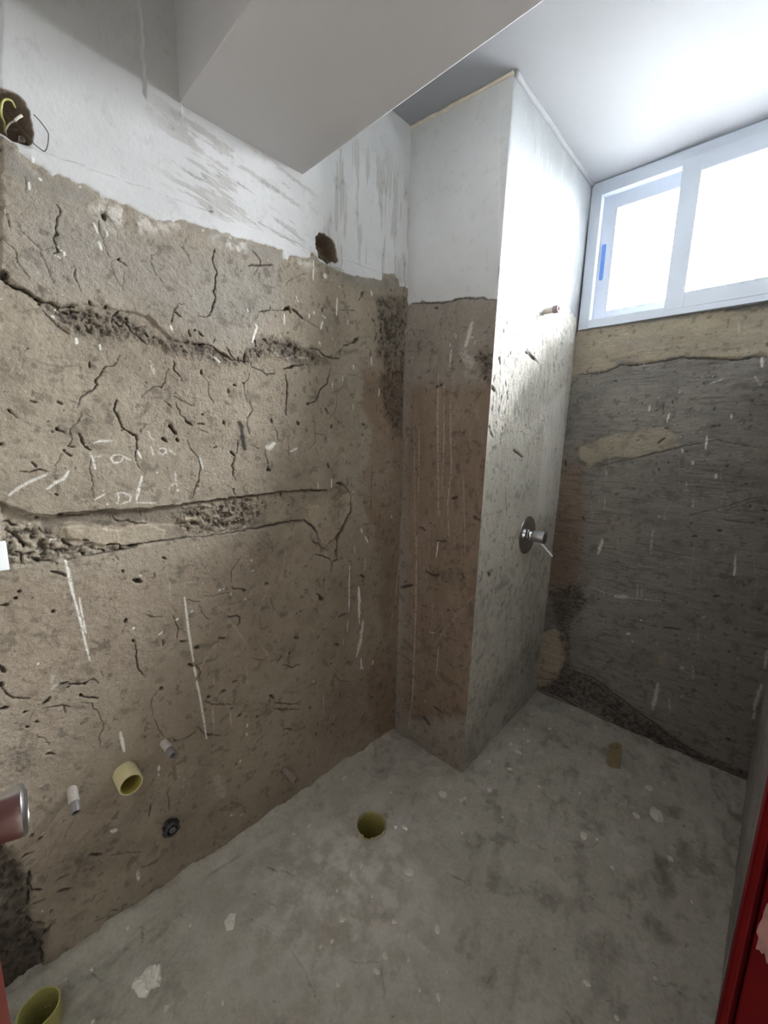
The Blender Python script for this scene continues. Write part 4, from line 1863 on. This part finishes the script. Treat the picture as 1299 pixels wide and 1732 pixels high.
# broken stub standing in the far floor
t = tag(empty('floor_stub', (0.817, 1.938, floor_z(0.817, 1.938))), 'short squarish yellow-brown pipe stump standing on the far floor below the window', 'pipe')
M_STUMP = mat_simple('stained_pvc', (0.30, 0.25, 0.13), 0.6, noise=0.35, scale=40, bump=0.2)
bm = bmesh.new()
rnd = random.Random(4)
seg = 28
rows = [[] for _ in range(4)]
for k in range(seg):
    a = 2 * math.pi * k / seg
    q = 1.0 / max(abs(math.cos(a)), abs(math.sin(a))) ** 0.75
    x, y = math.cos(a) * 0.0225 * q, math.sin(a) * 0.0185 * q
    x, y = x * math.cos(0.62) - y * math.sin(0.62), x * math.sin(0.62) + y * math.cos(0.62)
    h = 0.090 + rnd.uniform(-0.002, 0.002) + 0.010 * math.sin(a + 1.4)
    if 5.4 < a < 5.9:
        h -= 0.022
    for row, f_, z in zip(rows, (1, 1, 0.84, 0.84), (-0.03, h, h - 0.001, -0.02)):
        row.append(bm.verts.new((x * f_, y * f_, z)))
for A, B in zip(rows[:-1], rows[1:]):
    for k in range(seg):
        bm.faces.new((A[k], A[(k + 1) % seg], B[(k + 1) % seg], B[k]))
from_bm('pipe_wall', bm, M_STUMP, t)
bm = bmesh.new()
bmesh.ops.create_icosphere(bm, subdivisions=2, radius=1.0)
for v in bm.verts:
    v.co *= 1 + rnd.uniform(-0.12, 0.12)
    v.co = Vector((v.co.x * 0.019, v.co.y * 0.014, v.co.z * 0.012 + 0.066))
from_bm('mortar_plug', bm, M_RUST, t)

# shower mixer on the column side
t = tag(empty('shower_mixer', (0.3735, 1.873, 0.948)), 'chrome single lever shower mixer with round plate on column side', 'tap')
AX = (1, 0.04, 0)
M_DARKCHROME = mat_simple('satin_chrome', (0.40, 0.41, 0.42), 0.3, 1.0)
lathe('wall_plate', [(-0.02, 0.060), (-0.001, 0.0855), (0.004, 0.0865), (0.0075, 0.084), (0.010, 0.077), (0.0085, 0.070), (0.0085, 0.034), (0.012, 0.030)], AX, M_CHROME, t, seg=64)
lathe('neck', [(0.008, 0.030), (0.018, 0.029), (0.022, 0.024), (0.030, 0.022), (0.031, 0.019), (0.036, 0.019)], AX, M_CHROME, t, seg=40)
hb = lathe('handle_body', [(0.034, 0.0), (0.034, 0.024), (0.036, 0.0265), (0.076, 0.0275), (0.083, 0.0255), (0.087, 0.019), (0.088, 0)], AX, M_DARKCHROME, t, seg=40)
lathe('lever', [(0.0, 0), (0.0, 0.0045), (0.080, 0.0040), (0.083, 0.003), (0.083, 0)], Vector((0.70, 0.12, -0.70)), mat_simple('pale_lever', (0.80, 0.80, 0.76), 0.3), t, (0.062, 0.003, -0.020), 16)

# shower arm outlet high on the column
t = tag(empty('shower_pipe', (0.379, 1.8487, 1.8879)), 'short dark pipe end high on the column side under the white paint', 'pipe')
lathe('pipe_body', [(-0.02, 0.0115), (0.050, 0.0115), (0.050, 0.006)], (1, 0.0, 0.02), M_PIPE, t, seg=24)
lathe('collar', [(0.034, 0.0118), (0.036, 0.0150), (0.055, 0.0150), (0.057, 0.013), (0.056, 0.009), (0.045, 0.008), (0.045, 0)], (1, 0, 0.02), mat_simple('dull_brass', (0.17, 0.13, 0.13), 0.5, 0.3), t, seg=24)

# white cover plate on the left wall
M_WHITE = mat_simple('white_plastic', (0.74, 0.77, 0.77), 0.35)
t = tag(empty('switch_plate', (-0.006, 0.112, 1.092)), 'white plastic cover plate at the left end of the wall trench', 'switch')
box('cover', (0.006, -0.060, -0.031), (0.0195, 0.056, 0.031), M_WHITE, t, 0.0025)
box('back_box', (-0.03, -0.052, -0.026), (0.006, 0.048, 0.026), M_WHITE, t)

# wires hanging from the two box holes
M_YW = mat_simple('yellow_wire', (0.40, 0.38, 0.12), 0.45)
M_GW = mat_simple('grey_wire', (0.30, 0.28, 0.20), 0.5)
M_TIP = mat_simple('white_insulation', (0.66, 0.66, 0.58), 0.4)
M_DW = mat_simple('tarnished_wire', (0.075, 0.06, 0.045), 0.5)


def wire(lab, group, pts, r, mat, tip=None):
    o = tube('electrical_wire', pts, r, mat, n=6)
    tag(o, lab, 'wire', group)
    if tip:
        tube('wire_sleeve', tip[0], tip[1], M_TIP, o, n=4)['label'] = 'white sleeve'
    return o


GW = 'loose wires in the upper left wall hole'
wire('thick yellow wire curled inside the upper left wall hole', GW, [(-0.05, 0.249, 1.936), (-0.015, 0.2472, 1.9381), (0.0, 0.2432, 1.9395), (0.008, 0.242, 1.9478), (0.008, 0.2458, 1.9632), (0.008, 0.2526, 1.9703), (0.006, 0.2598, 1.9715), (-0.004, 0.2647, 1.9687)], 0.0019, M_YW)
wire('greyish wire with white sleeved tip in the upper left wall hole', GW, [(0.012, 0.2654, 1.9444), (0.008, 0.2605, 1.9391), (0.004, 0.2531, 1.9327), (0.0, 0.2469, 1.9222), (-0.012, 0.2471, 1.9192), (-0.03, 0.251, 1.926), (-0.055, 0.253, 1.930)], 0.0014, M_GW,
     ([(0.0145, 0.2718, 1.9506), (0.012, 0.2654, 1.9444), (0.008, 0.2605, 1.9391)], 0.0023))
wire('thin tarnished wire looping out below the upper left wall hole', GW, [(-0.05, 0.247, 1.972), (-0.03, 0.2521, 1.9695), (-0.012, 0.2636, 1.9468), (0.004, 0.2741, 1.9272), (0.012, 0.2856, 1.9105), (0.016, 0.2945, 1.9036), (0.018, 0.3009, 1.9018), (0.018, 0.3061, 1.9129), (0.018, 0.3094, 1.9307), (0.018, 0.3085, 1.9398), (0.016, 0.299, 1.953), (0.014, 0.2901, 1.9615)], 0.0010, M_DW)
c = tag(lathe('conduit_end', [(-0.03, 0.0055), (0.02, 0.0055), (0.021, 0.004), (0.0, 0.0038), (0.0, 0)], (1, 0, 0.2), M_PIPE, None, (-0.040, 0.2723, 1.9215), 16), 'small grey conduit end at the bottom of the upper left wall hole', 'conduit')
GW = 'thin wires in the small wall hole'
wire('short thin grey wire from the small wall hole near the corner', GW, [(-0.05, 0.985, 1.955), (-0.015, 0.9951, 1.9496), (-0.004, 1.0108, 1.9339), (0.008, 1.0283, 1.9165), (0.013, 1.0312, 1.903), (0.018, 1.0477, 1.9074), (0.02, 1.0789, 1.9069)], 0.0011, M_GW)
wire('long thin grey wire curling up beside the small wall hole near the corner', GW, [(-0.05, 0.985, 1.943), (-0.015, 0.9951, 1.9406), (-0.001, 1.0064, 1.924), (0.012, 1.0216, 1.9025), (0.018, 1.0312, 1.8971), (0.017, 1.044, 1.8942), (0.02, 1.0531, 1.8928), (0.02, 1.0647, 1.9061), (0.02, 1.0716, 1.9248), (0.02, 1.0701, 1.9541), (0.018, 1.0691, 1.984)], 0.0011, M_GW)

# ------------------------------------------------------------------ loose chips and patches on the floor
M_CHIP = mat_simple('plaster_chip', (0.66, 0.63, 0.55), 0.9, noise=0.2, scale=90, bump=0.5)
M_PATCH = mat_simple('dried_filler', (0.68, 0.66, 0.58), 0.9, noise=0.18, scale=60, bump=0.8)


def flake(name, pts, th, mat, seed, rough=0.3):
    rnd = random.Random(seed)
    bm = bmesh.new()
    cx = sum(p[0] for p in pts) / len(pts)
    cy = sum(p[1] for p in pts) / len(pts)
    z = max(floor_z(*p) for p in pts + [(cx, cy)])
    lo = min(floor_z(*p) for p in pts + [(cx, cy)])
    bot = [bm.verts.new((x - cx, y - cy, lo - z - 0.001)) for x, y in pts]
    top = [bm.verts.new(((x - cx) * 0.9, (y - cy) * 0.9, th * rnd.uniform(1 - rough, 1))) for x, y in pts]
    rows = [bot, top]
    for f_ in ((0.72, 0.5, 0.27) if len(pts) > 11 else (0.45,)):
        rows.append([bm.verts.new(((x - cx) * (f_ + rnd.uniform(-0.04, 0.04)), (y - cy) * (f_ + rnd.uniform(-0.04, 0.04)), th * rnd.uniform(1 - rough * 0.6, 1 + rough))) for x, y in pts])
    c = bm.verts.new((0, 0, th))
    n = len(pts)
    for k in range(n):
        k2 = (k + 1) % n
        for A, B in zip(rows[:-1], rows[1:]):
            bm.faces.new((A[k], A[k2], B[k2], B[k]))
        bm.faces.new((rows[-1][k], rows[-1][k2], c))
    bm.faces.new(bot[::-1])
    return from_bm(name, bm, mat, None, (cx, cy, z))


BIG = [(0.1811, 0.2755), (0.1678, 0.2854), (0.173, 0.3011), (0.1648, 0.3144), (0.1694, 0.3355), (0.1819, 0.3452), (0.2143, 0.3369), (0.2267, 0.3284), (0.2179, 0.3095), (0.225, 0.2967), (0.212, 0.2837), (0.1881, 0.2799)]
BIG = [q for p0, p1 in zip(BIG, BIG[1:] + BIG[:1]) for q in (p0, ((p0[0] * 0.5 + p1[0] * 0.5) + 0.0012 * math.sin(900 * p0[0]), (p0[1] * 0.5 + p1[1] * 0.5) + 0.0012 * math.sin(700 * p0[1])))]
tag(flake('plaster_patch', BIG, 0.0055, M_PATCH, 1, 0.75), 'large pale ragged flake of dried filler on the floor near the door', 'plaster patch')
CHIPS = [(388,1293,19),(455,1318,9),(64,1068,14),(238,1154,6),(121,789,8),(193,800,5),(132,846,10),(487,976,17),(361,841,10),(368,777,5),(453,844,7),(354,1055,8),(378,1079,10),(596,848,4),(578,768,11),(586,730,11),(538,640,7),(499,798,4),(545,841,8),(438,740,9),(730,800,9),(690,778,4),(629,806,5),(642,915,11),(369,879,11),(444,658,6),(717,855,4),(532,1208,7),(456,688,8),(840,1508,17),(878,1524,7),(957,1909,16),(995,1987,7),(1006,1779,25),(951,1731,15),(460,1335,9),(509,1438,11),(517,1598,8),(1059,1071,7),(1108,1225,5),(1074,1631,12),(601,1370,7),(640,1596,8),(1147,1513,5),(985,1086,10),(945,1457,7),(491,1716,17),(448,1734,12),(513,1596,10),(430,1576,9),(529,1974,11),(495,1815,10),(444,1875,8),(422,2014,8),(556,2194,8),(688,2138,12),(765,1684,8),(220,513,25),(147,431,6),(69,217,4),(368,422,6),(48,167,3),(281,324,7),(181,197,5),(39,306,4)]
NAMED = {(220, 513): ('pale dried filler patch on the floor against the middle of left wall', 25),
         (1006, 1779): ('broken lump of grey plaster lying on the right part of the floor', 25),
         (487, 976): ('pale triangular plaster chip to the right of the round toilet pipe', 17),
         (388, 1293): ('pale flat plaster chip on the floor near the foot of column', 19),
         (840, 1508): ('flat pale plaster chip in the middle of the dark right floor', 17),
         (957, 1909): ('pale plaster chip on the far floor just in front of pipe stump', 16),
         (491, 1716): ('pale plaster chip on the floor beside the lit column side', 17)}
LANDMARKS = (('the round toilet pipe', 0.2885, 1.0007), ('the pipe stump below the window', 0.817, 1.938), ('the large filler flake', 0.195, 0.31),
             ('the foot of the column edge', 0.384, 1.436), ('the red door frame', 1.15, 0.95), ('the broken plaster lump', 1.006, 1.779),
             ('the far corner behind the column', 0.36, 2.22), ('the middle of the floor', 0.60, 0.78))
ORD = 'nearest,second nearest,third nearest,fourth nearest,fifth nearest,sixth nearest,seventh nearest,eighth nearest,ninth nearest,tenth nearest,eleventh nearest,twelfth nearest,thirteenth nearest,fourteenth nearest,fifteenth nearest,sixteenth nearest,seventeenth nearest'.split(',')
by_mark = {}
for x, y, r in CHIPS:
    if (x, y) not in NAMED:
        dd = [(math.hypot(x / 1000 - lx, y / 1000 - ly), ln) for ln, lx, ly in LANDMARKS]
        by_mark.setdefault(min(dd)[1], []).append((min(dd)[0], x, y, r))
CRUMB = {}
for ln, lst in by_mark.items():
    for k, (d_, x, y, r) in enumerate(sorted(lst)):
        CRUMB[(x, y)] = '%s pale plaster crumb, %s to %s' % ('tiny' if r < 8 else 'small', ORD[k], ln)
rnd = random.Random(33)
for i, (x, y, r) in enumerate(CHIPS):
    n = 7 if r < 9 else 11
    a0 = rnd.uniform(0, 6.28)
    el = rnd.uniform(0.55, 0.9)
    ca, sa = math.cos(a0), math.sin(a0)
    pts = []
    for k in range(n):
        a = 2 * math.pi * k / n
        q = r / 1000 * rnd.uniform(0.7, 1.15)
        px, py = math.cos(a) * q, math.sin(a) * q * el
        pts.append((x / 1000 + px * ca - py * sa, y / 1000 + px * sa + py * ca))
    th = 0.0035 if r < 20 else 0.006
    if (x, y) == (1006, 1779):
        th = 0.018
    o = flake('plaster_chip', pts, th, M_CHIP if i % 3 else M_PATCH, 100 + i)
    if (x, y) in NAMED:
        tag(o, NAMED[(x, y)][0], 'plaster chip')
    else:
        tag(o, CRUMB[(x, y)], 'plaster chip', 'plaster crumbs on the floor')
